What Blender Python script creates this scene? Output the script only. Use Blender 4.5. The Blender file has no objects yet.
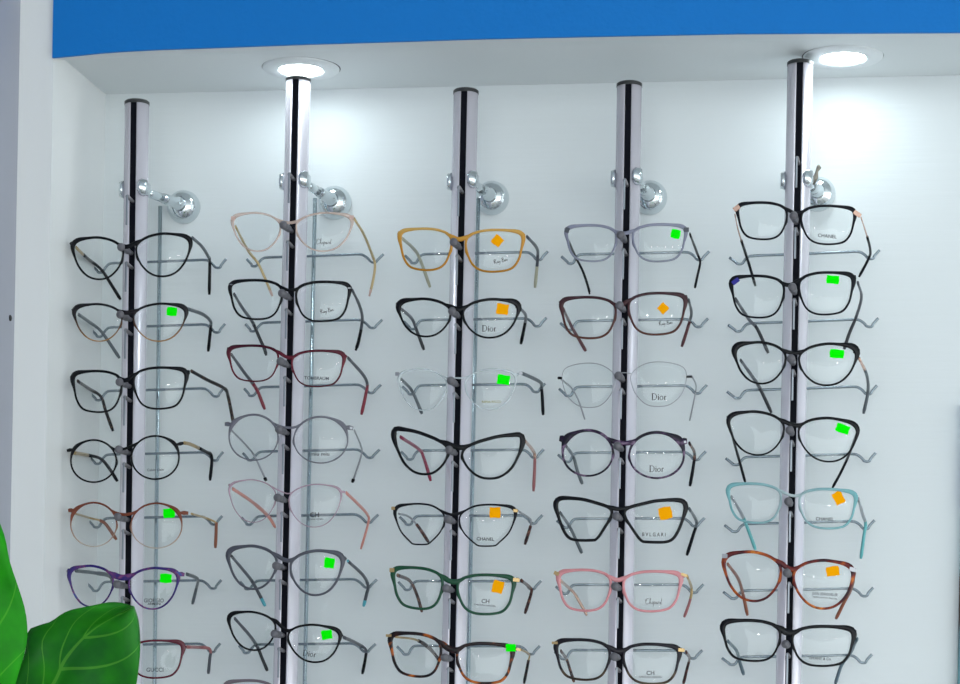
import bpy, bmesh, math, random
from mathutils import Vector, Matrix
random.seed(7)
C = bpy.context.scene
COL = C.collection
PI = math.pi

# ------------------------------------------------------------------ camera
F = 2350.0                      # focal length in pixels
PX, PY = 480.0, 747.0           # where the level line of sight meets the frame
PSI = math.radians(8.35)        # camera turned a little to the left
ROLL = math.radians(1.08)
EYE = Vector((0.0, -2.68, 1.45))
FWD = Vector((-math.sin(PSI), math.cos(PSI), 0))
RGT = Vector((math.cos(PSI), math.sin(PSI), 0))
UP = Vector((0, 0, 1))
cr, sr = math.cos(ROLL), math.sin(ROLL)

def ray(px, py):
    x, y = px - PX, PY - py
    return FWD * F + RGT * (x * cr - y * sr) + UP * (x * sr + y * cr)

def at(px, py, y):              # point of the plane y = const seen there
    d = ray(px, py)
    return EYE + d * ((y - EYE.y) / d.y)

def at_z(px, py, z):
    d = ray(px, py)
    return EYE + d * ((z - EYE.z) / d.z)

def at_x(px, py, x):
    d = ray(px, py)
    return EYE + d * ((x - EYE.x) / d.x)

cam_d = bpy.data.cameras.new('camera')
cam = bpy.data.objects.new('camera', cam_d)
COL.objects.link(cam)
cam_d.sensor_fit = 'HORIZONTAL'
cam_d.sensor_width = 36
cam_d.lens = F / 960 * 36
cam_d.shift_y = (PY - 342) / 960
cam_d.clip_start = 0.05
Xc = RGT * cr + UP * sr
Yc = -RGT * sr + UP * cr
Zc = -FWD
M4 = Matrix((Xc, Yc, Zc)).transposed().to_4x4()
M4.translation = EYE
cam.matrix_world = M4
C.camera = cam

Y_WALL = 0.0
Y_POLE = -0.098
Y_FRONT = -0.190                # fascia plane
Y_HOOK = -0.030
Y_GL = -0.140                   # plane of the spectacle fronts
Y_HOLD = -0.146

# ------------------------------------------------------------------ materials
MATS = {}
def s2l(c):
    return tuple(((v / 12.92) if v <= 0.04045 else ((v + 0.055) / 1.055) ** 2.4) for v in c)

def rgb(r, g, b):
    return s2l((r / 255, g / 255, b / 255)) + (1,)

def new_mat(name):
    m = bpy.data.materials.new(name)
    m.use_nodes = True
    nt = m.node_tree
    return m, nt, nt.nodes['Principled BSDF']

def pmat(name, col, rough=0.4, metal=0.0, alpha=1.0, bump=None, emit=None, spec=0.5, coat=0.0):
    if name in MATS: return MATS[name]
    m, nt, b = new_mat(name)
    b.inputs['Base Color'].default_value = col
    b.inputs['Roughness'].default_value = rough
    b.inputs['Metallic'].default_value = metal
    b.inputs['Alpha'].default_value = alpha
    b.inputs['Specular IOR Level'].default_value = spec
    b.inputs['Coat Weight'].default_value = coat
    if emit:
        b.inputs['Emission Color'].default_value = emit[0]
        b.inputs['Emission Strength'].default_value = emit[1]
    if bump:
        tc = nt.nodes.new('ShaderNodeTexCoord'); mp = nt.nodes.new('ShaderNodeMapping')
        mp.inputs['Scale'].default_value = bump[0]
        n = nt.nodes.new('ShaderNodeTexNoise'); n.inputs['Scale'].default_value = 1.0; n.inputs['Detail'].default_value = 4
        bp = nt.nodes.new('ShaderNodeBump'); bp.inputs['Strength'].default_value = bump[1]; bp.inputs['Distance'].default_value = bump[2]
        nt.links.new(tc.outputs['Object'], mp.inputs[0]); nt.links.new(mp.outputs[0], n.inputs[0])
        nt.links.new(n.outputs[0], bp.inputs['Height']); nt.links.new(bp.outputs[0], b.inputs['Normal'])
    MATS[name] = m
    return m

def ramp_mat(name, stops, mode='z', rough=0.25, scale=(90, 90, 90), alpha=1.0, detail=2.0, amt=1.0):
    """stops: (pos, colour); mode z = blended down the height of the part, x = along its width, noise = mottled"""
    if name in MATS: return MATS[name]
    m, nt, b = new_mat(name)
    b.inputs['Roughness'].default_value = rough
    b.inputs['Specular IOR Level'].default_value = 0.25
    b.inputs['Alpha'].default_value = alpha
    tc = nt.nodes.new('ShaderNodeTexCoord')
    rp = nt.nodes.new('ShaderNodeValToRGB')
    el = rp.color_ramp.elements
    while len(el) > 1: el.remove(el[-1])
    el[0].position, el[0].color = stops[0]
    for p, c in stops[1:]:
        e = el.new(p); e.color = c
    if mode == 'noise':
        mp = nt.nodes.new('ShaderNodeMapping'); mp.inputs['Scale'].default_value = scale
        n = nt.nodes.new('ShaderNodeTexNoise'); n.inputs['Scale'].default_value = 1; n.inputs['Detail'].default_value = detail
        n.inputs['Distortion'].default_value = 0.6
        nt.links.new(tc.outputs['Object'], mp.inputs[0]); nt.links.new(mp.outputs[0], n.inputs[0])
        nt.links.new(n.outputs[0], rp.inputs[0])
    else:
        sp = nt.nodes.new('ShaderNodeSeparateXYZ')
        nt.links.new(tc.outputs['Generated'], sp.inputs[0])
        nt.links.new(sp.outputs['Z' if mode == 'z' else 'X'], rp.inputs[0])
    nt.links.new(rp.outputs[0], b.inputs['Base Color'])
    MATS[name] = m
    return m

def lens_mat():
    if 'lens' in MATS: return MATS['lens']
    m = bpy.data.materials.new('clear demo lens'); m.use_nodes = True
    nt = m.node_tree; nt.nodes.clear()
    o = nt.nodes.new('ShaderNodeOutputMaterial'); mx = nt.nodes.new('ShaderNodeMixShader')
    t = nt.nodes.new('ShaderNodeBsdfTransparent'); g = nt.nodes.new('ShaderNodeBsdfGlossy')
    t.inputs[0].default_value = (0.975, 0.985, 0.985, 1); g.inputs['Roughness'].default_value = 0.03
    g.inputs[0].default_value = (1, 1, 1, 1)
    lw = nt.nodes.new('ShaderNodeLayerWeight'); lw.inputs[0].default_value = 0.5
    pw = nt.nodes.new('ShaderNodeMath'); pw.operation = 'POWER'; pw.inputs[1].default_value = 4
    ma = nt.nodes.new('ShaderNodeMath'); ma.operation = 'MULTIPLY_ADD'; ma.inputs[1].default_value = 0.06; ma.inputs[2].default_value = 0.022
    nt.links.new(lw.outputs['Facing'], pw.inputs[0]); nt.links.new(pw.outputs[0], ma.inputs[0])
    nt.links.new(ma.outputs[0], mx.inputs[0]); nt.links.new(t.outputs[0], mx.inputs[1]); nt.links.new(g.outputs[0], mx.inputs[2])
    nt.links.new(mx.outputs[0], o.inputs[0])
    MATS['lens'] = m
    return m

def clear_mat(name, col, amt=0.5, rough=0.12):
    """translucent acetate: part see-through, part tinted body, glossy skin"""
    if name in MATS: return MATS[name]
    m, nt, b = new_mat(name)
    b.inputs['Base Color'].default_value = col
    b.inputs['Roughness'].default_value = rough
    b.inputs['Alpha'].default_value = amt
    MATS[name] = m
    return m

# ------------------------------------------------------------------ mesh helpers
def link(name, me, mat=None, parent=None, smooth=False, origin=None):
    me.name = name
    o = bpy.data.objects.new(name, me)
    COL.objects.link(o)
    if mat is not None:
        for mm in (mat if isinstance(mat, (list, tuple)) else [mat]): me.materials.append(mm)
    if smooth:
        for p in me.polygons: p.use_smooth = True
    if origin is not None:
        me.transform(Matrix.Translation(-Vector(origin)))
        o.location = origin
    if parent is not None:
        o.parent = parent
        o.location = Vector(o.location) - (world_of(parent))
    return o

def world_of(o):
    v = Vector(o.location)
    while o.parent is not None:
        o = o.parent
        v += Vector(o.location)
    return v

def build(bm, name, mat=None, parent=None, smooth=False, origin=None):
    """vertices are given in world coordinates"""
    bmesh.ops.recalc_face_normals(bm, faces=bm.faces)
    me = bpy.data.meshes.new(name); bm.to_mesh(me); bm.free()
    if origin is None:
        xs = [v.co for v in me.vertices]
        origin = Vector(((min(v.x for v in xs) + max(v.x for v in xs)) / 2, (min(v.y for v in xs) + max(v.y for v in xs)) / 2, min(v.z for v in xs)))
    return link(name, me, mat, parent, smooth, origin)

def thing(name, label, cat, loc, group=None):
    o = bpy.data.objects.new(name, None); COL.objects.link(o)
    o.empty_display_size = 0.02
    o.location = loc; o['label'] = label; o['category'] = cat
    if group: o['group'] = group
    return o

def tag(o, label, cat, group=None):
    o['label'] = label; o['category'] = cat
    if group: o['group'] = group
    return o

def struct(o):
    o['kind'] = 'structure'
    return o

def box(bm, x0, x1, y0, y1, z0, z1, bev=0.0):
    vs = [bm.verts.new((x, y, z)) for x in (x0, x1) for y in (y0, y1) for z in (z0, z1)]
    q = [(0, 1, 3, 2), (4, 6, 7, 5), (0, 4, 5, 1), (2, 3, 7, 6), (0, 2, 6, 4), (1, 5, 7, 3)]
    fs = [bm.faces.new([vs[i] for i in f]) for f in q]
    if bev:
        es = list({e for f in fs for e in f.edges})
        bmesh.ops.bevel(bm, geom=es, offset=bev, segments=2, affect='EDGES', profile=0.5)

def frame_of(d):
    d = d.normalized()
    a = Vector((0, 0, 1)) if abs(d.z) < 0.9 else Vector((0, 1, 0))
    s = d.cross(a).normalized()
    return s, s.cross(d).normalized()

def tube(bm, pts, r, seg=10, cap=True, closed=False):
    """round tube along 3D points; r number or list"""
    pts = [Vector(p) for p in pts]
    n = len(pts); rings = []
    s0 = None
    for i, p in enumerate(pts):
        d = (pts[min(i + 1, n - 1)] - pts[max(i - 1, 0)])
        if s0 is None: s, u = frame_of(d)
        else:
            dn = d.normalized(); s = (s0 - dn * s0.dot(dn)).normalized(); u = s.cross(dn)
        s0 = s
        rr = r[i] if isinstance(r, (list, tuple)) else r
        rings.append([bm.verts.new(p + (s * math.cos(2 * PI * k / seg) + u * math.sin(2 * PI * k / seg)) * rr) for k in range(seg)])
    for a, b in zip(rings, rings[1:]):
        for k in range(seg): bm.faces.new((a[k], a[(k + 1) % seg], b[(k + 1) % seg], b[k]))
    if cap:
        bm.faces.new(rings[0][::-1]); bm.faces.new(rings[-1])
    return rings

def lathe(bm, prof, c, axis, seg=32, cap0=True, cap1=True):
    """prof: (radius, distance along axis)"""
    c = Vector(c); ax = Vector(axis).normalized(); s, u = frame_of(ax); rings = []
    for r, h in prof:
        rings.append([bm.verts.new(c + ax * h + (s * math.cos(2 * PI * k / seg) + u * math.sin(2 * PI * k / seg)) * r) for k in range(seg)])
    for a, b in zip(rings, rings[1:]):
        for k in range(seg): bm.faces.new((a[k], a[(k + 1) % seg], b[(k + 1) % seg], b[k]))
    if cap0: bm.faces.new(rings[0][::-1])
    if cap1: bm.faces.new(rings[-1])

def smooth_pts(p, per=6):
    """Catmull-Rom through open points"""
    p = [Vector(q) for q in p]
    if len(p) < 3: return p
    e = [p[0] * 2 - p[1]] + p + [p[-1] * 2 - p[-2]]
    out = []
    for i in range(1, len(e) - 2):
        for k in range(per):
            t = k / per
            a, b, c, d = e[i - 1], e[i], e[i + 1], e[i + 2]
            out.append(0.5 * ((2 * b) + (c - a) * t + (2 * a - 5 * b + 4 * c - d) * t * t + (3 * b - a - 3 * c + d) * t ** 3))
    out.append(p[-1])
    return out

def closed_pts(p, n=64):
    p = [Vector(q) for q in p]; m = len(p); out = []
    dense = []
    for i in range(m):
        for k in range(12):
            t = k / 12
            a, b, c, d = p[i - 1], p[i], p[(i + 1) % m], p[(i + 2) % m]
            dense.append(0.5 * ((2 * b) + (c - a) * t + (2 * a - 5 * b + 4 * c - d) * t * t + (3 * b - a - 3 * c + d) * t ** 3))
    L = [0]
    for i in range(len(dense)): L.append(L[-1] + (dense[(i + 1) % len(dense)] - dense[i]).length)
    j = 0
    for k in range(n):
        s = L[-1] * k / n
        while L[j + 1] < s: j += 1
        t = (s - L[j]) / max(1e-9, L[j + 1] - L[j])
        out.append(dense[j].lerp(dense[(j + 1) % len(dense)], t))
    return out

# ------------------------------------------------------------------ the room
def avg(v): return sum(v) / len(v)
Z_CEIL = avg([at(*p, Y_WALL).z for p in ((400, 88), (640, 82), (900, 76.5))])
X_NICHE = at(107, 96, Y_WALL).x
X_FACE = at(52, 57, Y_FRONT).x
X_NICHE2 = (X_NICHE + X_FACE) / 2
X_LEFT = at(17.5, 160, Y_FRONT).x
X_RIGHT = 1.9
Z_ROOM = 2.85
print('CEIL', Z_CEIL, 'NICHE', X_NICHE, X_FACE, 'LEFT', X_LEFT, 'front y', at_z(700, 35, Z_CEIL).y, at_z(400, 38, Z_CEIL).y)

m_wall = pmat('brushed white wall paint', rgb(225, 231, 233), 0.6, bump=((7, 7, 120), 0.2, 0.002), spec=0.3)
m_side = pmat('white gloss side panel', rgb(232, 234, 234), 0.3, bump=((30, 30, 3), 0.12, 0.002), spec=0.5)
m_soff = pmat('white soffit paint', rgb(222, 227, 228), 0.6, bump=((40, 40, 40), 0.15, 0.001))
m_blue = pmat('bright blue fascia paint', rgb(4, 118, 200), 0.6, bump=((160, 160, 160), 0.5, 0.001), spec=0.25)
m_grey = pmat('cool grey wall paint', rgb(160, 163, 174), 0.6, bump=((60, 60, 60), 0.2, 0.001))
m_floor = pmat('pale floor tile', rgb(168, 168, 166), 0.35)

bm = bmesh.new(); box(bm, X_NICHE2, X_RIGHT, 0, 0.12, 0, Z_ROOM); struct(build(bm, 'wall_back', m_wall))
bm = bmesh.new(); box(bm, X_LEFT, X_NICHE2, Y_FRONT, 0.12, 0, Z_ROOM, 0.0); struct(build(bm, 'wall_niche_side', m_side))
bm = bmesh.new(); box(bm, X_LEFT - 0.1, X_LEFT, -3.4, 0.12, 0, Z_ROOM); struct(build(bm, 'wall_left', m_grey))
bm = bmesh.new(); box(bm, X_LEFT - 0.1, 5.0, -8.0, 0.12, -0.1, 0); struct(build(bm, 'floor', m_floor))
bm = bmesh.new(); box(bm, X_LEFT - 0.1, 5.0, -8.0, 0.12, Z_ROOM, Z_ROOM + 0.1); struct(build(bm, 'ceiling', m_soff))

# soffit and blue fascia; their shared front edge sags a little at the left end
edge_px = [(52, 57.5), (75, 55.4), (100, 52.8), (128, 50.8), (160, 49.2), (220, 47.2), (300, 44.2), (400, 41.2), (480, 38.6), (600, 36), (740, 33.4), (960, 32.2)]
edge = [at(x, y, Y_FRONT - 0.004) for x, y in edge_px]
edge[0].x = X_NICHE2
edge.append(Vector((X_RIGHT, Y_FRONT, edge[-1].z)))
bm = bmesh.new(); rows = []
for p in edge:
    rows.append([bm.verts.new(q) for q in ((p.x, Y_FRONT - 0.0, p.z), (p.x, -0.15, Z_CEIL * 0.75 + p.z * 0.25 if p.x < edge[3].x else Z_CEIL * 0.8 + p.z * 0.2), (p.x, 0.0, Z_CEIL), (p.x, 0.0, Z_CEIL + 0.05), (p.x, Y_FRONT + 0.0, Z_CEIL + 0.05))])
for a, b in zip(rows, rows[1:]):
    for k in range(5): bm.faces.new((a[k], a[(k + 1) % 5], b[(k + 1) % 5], b[k]))
bm.faces.new(rows[0]); bm.faces.new(rows[-1][::-1])
struct(build(bm, 'ceiling_niche', m_soff))
bm = bmesh.new(); rows = []
for p in edge:
    rows.append([bm.verts.new(q) for q in ((p.x, Y_FRONT - 0.004, p.z), (p.x, Y_FRONT, p.z), (p.x, Y_FRONT, Z_ROOM), (p.x, Y_FRONT - 0.004, Z_ROOM))])
for a, b in zip(rows, rows[1:]):
    for k in range(4): bm.faces.new((a[k], a[(k + 1) % 4], b[(k + 1) % 4], b[k]))
bm.faces.new(rows[0]); bm.faces.new(rows[-1][::-1])
struct(build(bm, 'wall_fascia', m_blue))

# plinth cabinet under the poles (below the frame)
bm = bmesh.new(); box(bm, X_NICHE2 + 0.004, X_RIGHT - 0.01, Y_FRONT - 0.12, -0.002, 0.004, 0.62, 0.004)
tag(build(bm, 'plinth_cabinet', m_side), 'long white plinth cabinet the display poles stand on', 'cabinet')

# ------------------------------------------------------------------ downlights
m_trim = pmat('white lamp trim', rgb(224, 229, 231), 0.45)
m_emit = pmat('lit lamp diffuser', (1, 1, 1, 1), 0.5, emit=((0.86, 0.98, 1.0, 1), 27.0))
m_dark = pmat('dark gap', rgb(70, 74, 78), 0.8)
def downlight(cpx, cpy, label, z, ro=0.0435, ri=0.0245, m=m_emit, c=None, group='recessed lamps over the frames'):
    if c is None: c = at_z(cpx, cpy, z)
    t = thing('ceiling_downlight', label, 'ceiling light', (c.x, c.y, z - 0.006), group)
    bm = bmesh.new()
    lathe(bm, [(ro, 0), (ro, 0.0015), (ro * 0.97, 0.0028), (ri * 1.1, 0.0042), (ri, 0.0030), (ri, 0.0)], (c.x, c.y, z), (0, 0, -1), 48, False, False)
    build(bm, 'trim_ring', m_trim, t, True)
    bm = bmesh.new(); lathe(bm, [(ro + 0.0012, 0.0002), (ro - 0.001, 0.0009)], (c.x, c.y, z), (0, 0, -1), 48, False, False)
    build(bm, 'shadow_gap', m_dark, t)
    bm = bmesh.new(); lathe(bm, [(ri, 0.0012), (ri * 0.97, 0.0032), (ri * 0.6, 0.0036)], (c.x, c.y, z), (0, 0, -1), 40)
    build(bm, 'diffuser', m, t)
    return c
zs = lambda y: Z_CEIL + 0
L1 = downlight(301, 67.6, 'round recessed lamp glowing behind the second pole from the left', Z_CEIL - 0.0005)
L2 = downlight(843, 55.8, 'round recessed lamp glowing to the right of the rightmost pole', Z_CEIL - 0.0005)
print('lamps', L1, L2)
# ceiling lamps of the shop itself, above and behind the camera
m_emit2 = pmat('lit shop lamp', (1, 1, 1, 1), 0.5, emit=((0.95, 0.98, 1.0, 1), 60.0))
for i, x in enumerate((-0.7, 0.2, 1.1, 2.0, 2.9, 3.8, 4.7)):
    t = thing('ceiling_globe_lamp', 'small lit globe lamp in a row on the shop ceiling behind the viewer', 'ceiling light', (x, -6.2, Z_ROOM - 0.095), 'row of shop ceiling lamps')
    bm = bmesh.new(); lathe(bm, [(0.075, 0), (0.075, 0.02), (0.062, 0.025)], (x, -6.2, Z_ROOM), (0, 0, -1), 24)
    build(bm, 'lamp_base', m_trim, t, True)
    bm = bmesh.new(); lathe(bm, [(0.07 * math.cos(g), 0.024 + 0.07 * math.sin(g)) for g in [PI / 2 * k / 8 for k in range(8)]] + [(0.002, 0.0945)], (x, -6.2, Z_ROOM), (0, 0, -1), 24)
    build(bm, 'globe', m_emit2, t, True)

# ------------------------------------------------------------------ display poles
m_tube = pmat('satin aluminium tube', rgb(234, 230, 240), 0.27, metal=0.35)
m_slot = pmat('black slot insert', rgb(8, 9, 20), 0.6, spec=0.1)
m_cap = pmat('dark plastic end cap', rgb(38, 40, 42), 0.4)
m_chrome = pmat('chrome', rgb(215, 222, 225), 0.12, metal=1.0)
m_steel = pmat('steel wire', rgb(140, 152, 160), 0.25, metal=0.9)
m_rod = pmat('bright steel rod', rgb(190, 205, 212), 0.2, metal=0.85)
m_bar = pmat('silver lock bar', rgb(140, 146, 154), 0.35, metal=0.9)
m_rub = pmat('grey rubber nose rest', rgb(100, 99, 105), 0.5)
m_pin = pmat('dull metal pin', rgb(130, 128, 132), 0.4, metal=0.5)
R_T = 0.0138

Z0 = 0.200
# top px, bottom px, clamp y, flange px, hooks [6 px], hook pitch, holder y first, holder pitch, holder dx, pin top, pin first/pitch, label
S = 0.2047
def zq(o, pts, s=S): return [(o[0] + x * s, o[1] + y * s) for x, y in pts]
POLES = [
 dict(rod=158, top=(137.0, 99), bot=(131.0, 600), cl=187, fl=(182.5, 207), hk=zq((50, 160), [(205, 512), (245, 543), (290, 505), (770, 489), (820, 520), (860, 482)]), hp=64.0, h0=248.5, hpi=67.1, pins=[200 + 66.7 * i for i in range(8)], hx=-1, lab='leftmost silver slotted display pole, partly behind the big leaf'),
 dict(rod=312, top=(298.3, 76), bot=(286.0, 650), cl=179, fl=(334, 202.8), hk=zq((210, 200), [(180, 287), (215, 317), (262, 282), (745, 266), (800, 298), (848, 262)]), hp=64.9, h0=226.5, hpi=67.8, pins=[178 + 67.6 * i for i in range(9)], hx=-1, lab='silver slotted display pole directly in front of the left ceiling lamp'),
 dict(rod=475.6, top=(466.0, 88), bot=(454.0, 650), cl=179, fl=(491.7, 198), hk=zq((380, 210), [(122, 220), (165, 253), (205, 217), (728, 207), (775, 237), (820, 200)]), hp=65.7, h0=243.5, hpi=68.9, pins=[191 + 68.6 * i for i in range(8)], hx=-1, lab='middle silver slotted display pole, topped by the amber glasses'),
 dict(rod=634, top=(629.4, 81), bot=(620.6, 650), cl=176, fl=(650, 197.6), hk=zq((545, 210), [(80, 225), (125, 255), (165, 218), (705, 207), (755, 237), (802, 200)]), hp=66.4, h0=236.5, hpi=69.9, pins=[184 + 69.6 * i for i in range(8)], hx=-2, lab='fourth silver slotted display pole, topped by grey-lilac glasses'),
 dict(rod=796, top=(800.1, 59.5), bot=(789.0, 655), cl=178, fl=(818.6, 194), hk=zq((710, 150), [(95, 523), (145, 550), (190, 518), (735, 497), (785, 525), (828, 487)]), hp=67.3, h0=217.5, hpi=71.0, pins=[162 + 70.7 * i for i in range(8)], hx=-1, lab='rightmost and tallest silver slotted display pole beside the right lamp'),
]
Z_PLINTH = 0.62
for pi_, P in enumerate(POLES):
    a = at(P['top'][0], P['top'][1] + 4.0, Y_POLE); b = at(*P['bot'], Y_POLE)
    d = (a - b).normalized()
    base = b + d * ((Z_PLINTH - b.z) / d.z)
    P['axis'] = (base, a, d)
    def on_axis(z): return base + d * ((z - base.z) / d.z)
    t = thing('display_pole', P['lab'], 'display pole', base, 'slotted display poles')
    # tube with a front slot
    bm = bmesh.new()
    half = 0.27
    angs = [half + (2 * PI - 2 * half) * k / 40 for k in range(41)]
    prof = [(math.sin(g) * R_T, -math.cos(g) * R_T) for g in angs]
    prof += [(math.sin(-half) * (R_T - 0.003), -math.cos(half) * (R_T - 0.003)), (math.sin(half) * (R_T - 0.003), -math.cos(half) * (R_T - 0.003))]
    r0 = [bm.verts.new(base + Vector((x, y, 0))) for x, y in prof]
    r1 = [bm.verts.new(a + Vector((x, y, 0))) for x, y in prof]
    n = len(prof)
    for k in range(n): bm.faces.new((r0[k], r0[(k + 1) % n], r1[(k + 1) % n], r1[k]))
    bm.faces.new(r0[::-1]); bm.faces.new(r1)
    o = build(bm, 'tube', m_tube, t, True)
    for p in o.data.polygons:
        if p.area > 0 and len(p.vertices) > 4: p.use_smooth = False
    # black insert strip
    bm = bmesh.new()
    w = math.sin(half) * R_T * 0.99; yy = -math.cos(half) * R_T
    q = [(-w, yy + 0.0008), (w, yy + 0.0008), (w * .98, yy + 0.0028), (-w * .98, yy + 0.0028)]
    r0 = [bm.verts.new(base + Vector((x, y, 0.001))) for x, y in q]; r1 = [bm.verts.new(a + Vector((x, y, -0.0005))) for x, y in q]
    for k in range(4): bm.faces.new((r0[k], r0[(k + 1) % 4], r1[(k + 1) % 4], r1[k]))
    bm.faces.new(r0[::-1]); bm.faces.new(r1)
    build(bm, 'slot_strip', m_slot, t)
    bm = bmesh.new(); lathe(bm, [(R_T + 0.0004, -0.0025), (R_T + 0.0004, 0.0008), (R_T - 0.001, 0.002)], a, d, 40)
    build(bm, 'end_cap', m_cap, t, False)
    # clamp: a C-shaped clip gripping the tube, with rounded ears at the front
    zc = at(P['top'][0], P['cl'] + 2.5, Y_POLE).z; cc = on_axis(zc)
    bm = bmesh.new(); N = 30; g0, g1 = math.radians(22), math.radians(298)
    rings = []
    for k in range(N + 1):
        g = g0 + (g1 - g0) * k / N
        e = min(k, N - k) / N
        hh = 0.0098 * math.sqrt(max(0.2, 1 - (1 - min(1, e * 14)) ** 2)) * (1 if e < .15 else .8)
        th = 0.0022 + (0.0028 if e < 0.16 else 0.0)
        ri = R_T + 0.0002
        rings.append([bm.verts.new(cc + Vector((math.sin(g) * r, -math.cos(g) * r, z))) for r, z in ((ri, -hh), (ri + th, -hh * .8), (ri + th + .0006, 0), (ri + th, hh * .8), (ri, hh))])
    for u, v in zip(rings, rings[1:]):
        for k in range(5): bm.faces.new((u[k], u[(k + 1) % 5], v[(k + 1) % 5], v[k]))
    bm.faces.new(rings[0]); bm.faces.new(rings[-1][::-1])
    build(bm, 'clamp', m_chrome, t, True)
    # arm to the wall
    fc = at(P['fl'][0] - 0.6, P['fl'][1] - 1.5, Y_WALL - 0.010)
    st = cc + Vector((0.010, 0.012, -0.001))
    fw = Vector((fc.x, Y_WALL - 0.016, fc.z))
    dv = (fw - st); L = dv.length
    bm = bmesh.new()
    lathe(bm, [(0.0038, 0), (0.0048, 0.006), (0.0052, 0.01), (0.0052, L * .40), (0.0036, L * .42), (0.0036, L * .46), (0.0058, L * .48), (0.0062, L * .60), (0.0062, L * .85), (0.0075, L * .87), (0.0085, L * .97), (0.006, L)], st, dv, 20)
    arm = build(bm, 'wall_arm', m_chrome, t, True)
    bm = bmesh.new()
    lathe(bm, [(0.0196, 0), (0.0197, 0.002), (0.0190, 0.006), (0.0172, 0.0105), (0.0140, 0.0145), (0.0095, 0.0170), (0.004, 0.0178), (0.001, 0.018)], (fc.x, Y_WALL - 0.0003, fc.z), (0, -1, 0), 40)
    build(bm, 'wall_flange', m_chrome, t, True)
    if pi_ == 4:
        w0 = at(816, 173, Y_POLE + 0.016)
        bm = bmesh.new(); tube(bm, [w0 + Vector((-0.004, 0, -0.012)), w0 + Vector((0, 0, -0.004)), w0 + Vector((0.001, 0, 0.002)), w0 + Vector((0.003, 0, 0.006)), w0 + Vector((0.0028, 0, 0.009))], [0.003, 0.0028, 0.0016, 0.0028, 0.001], 10)
        build(bm, 'wing_bolt', pmat('brass bolt', rgb(128, 124, 114), 0.35, metal=0.8), t, True)
    # back rod carrying the hooks
    h = [at(x, y, Y_HOOK) for x, y in P['hk']]
    midx = (h[2].x + h[3].x) / 2
    rp_ = at(P['rod'], 300, Y_HOOK)
    ztop = at(P['fl'][0], P['cl'] + 16, Y_HOOK - 0.01).z
    nh = 8 if pi_ in (0, 1) else 7
    kk = 0.0139   # follows the lean of the pole
    lean = d.x / d.z
    def rodx(z): return rp_.x + lean * (z - rp_.z)
    bm = bmesh.new(); tube(bm, [(rodx(ztop), Y_HOOK + 0.0045, ztop), (rodx(Z_PLINTH), Y_HOOK + 0.0045, Z_PLINTH + 0.0005)], 0.0024, 12)
    build(bm, 'back_rod', m_rod, t, True)
    z_1 = at(*P['hk'][3], Y_HOOK).z
    z_2 = at(P['hk'][3][0], P['hk'][3][1] + P['hp'] * 6, Y_HOOK).z
    pm = (z_1 - z_2) / 6
    P['hookz'] = (z_1, pm)
    for r in range(8 if pi_ == 1 else 7):
        dz = -pm * r - (0.0012 if 0 < r < 6 else 0.0005); dx = lean * dz * 0.55
        q = [p + Vector((dx, 0, dz)) for p in h]
        vL, vR = q[1] + Vector((0, 0, -0.0008)), q[4] + Vector((0, 0, -0.0008))
        up_ = Vector((0, 0, 0.0016))
        path = smooth_pts([q[0], q[0].lerp(vL, .62) - up_ * .6, vL - Vector((.0022, 0, 0)), vL + Vector((.0028, 0, .0002)), vL.lerp(q[2], .62), q[2], q[2] + Vector((.006, 0, .0008))], 4)
        path += [q[2].lerp(q[3], .5) + Vector((0, 0, .0006))] + smooth_pts([q[3] + Vector((-.006, 0, .0008)), q[3], q[3].lerp(vR, .45), vR - Vector((.0026, 0, -.0002)), vR + Vector((.0024, 0, 0)), vR.lerp(q[5], .45) - up_ * .6, q[5]], 4)
        bm = bmesh.new(); tube(bm, path, 0.00155, 8)
        build(bm, 'temple_hook', m_steel, t, True)
    # nose rests, lock pins and bars
    for r in range(8 if pi_ == 1 else 7):
        zz = at(P['top'][0], P['h0'] + P['hpi'] * r, Y_HOLD + 0.02).z
        c = on_axis(zz); c = Vector((c.x, 0, c.z))
        p0 = Vector((c.x - 0.0008, Y_POLE - R_T * 0.85, zz - 0.0018)); p1 = Vector((c.x - 0.0034, Y_HOLD + 0.001, zz - 0.0016))
        L = (p1 - p0).length
        bm = bmesh.new(); lathe(bm, [(0.0026, 0), (0.0026, L * .3), (0.0038, L * .35), (0.0040, L * .6), (0.0035, L * .66), (0.0043, L * .74), (0.0046, L * .92), (0.0034, L)], p0, p1 - p0, 18)
        build(bm, 'nose_rest', m_rub, t, True)
    for y in P['pins']:
        if y > 690: continue
        zz = at(P['top'][0], y, Y_POLE - 0.02).z
        c = on_axis(zz)
        p0 = Vector((c.x + 0.0005, Y_POLE - R_T * 0.85, zz)); p1 = Vector((c.x - 0.0010, Y_POLE - R_T - 0.016, zz + 0.002))
        bm = bmesh.new(); tube(bm, [p0, p0.lerp(p1, .5), p1], [0.0019, 0.0021, 0.0022], 12)
        pn = build(bm, 'lock_pin', m_pin, t, True)
        bm = bmesh.new(); box(bm, p1.x - 0.0013, p1.x + 0.0009, p1.y - 0.001, p1.y + 0.0008, zz - 0.030, zz + 0.0035, 0.0004)
        bb = build(bm, 'lock_bar', m_bar, pn)
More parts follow.
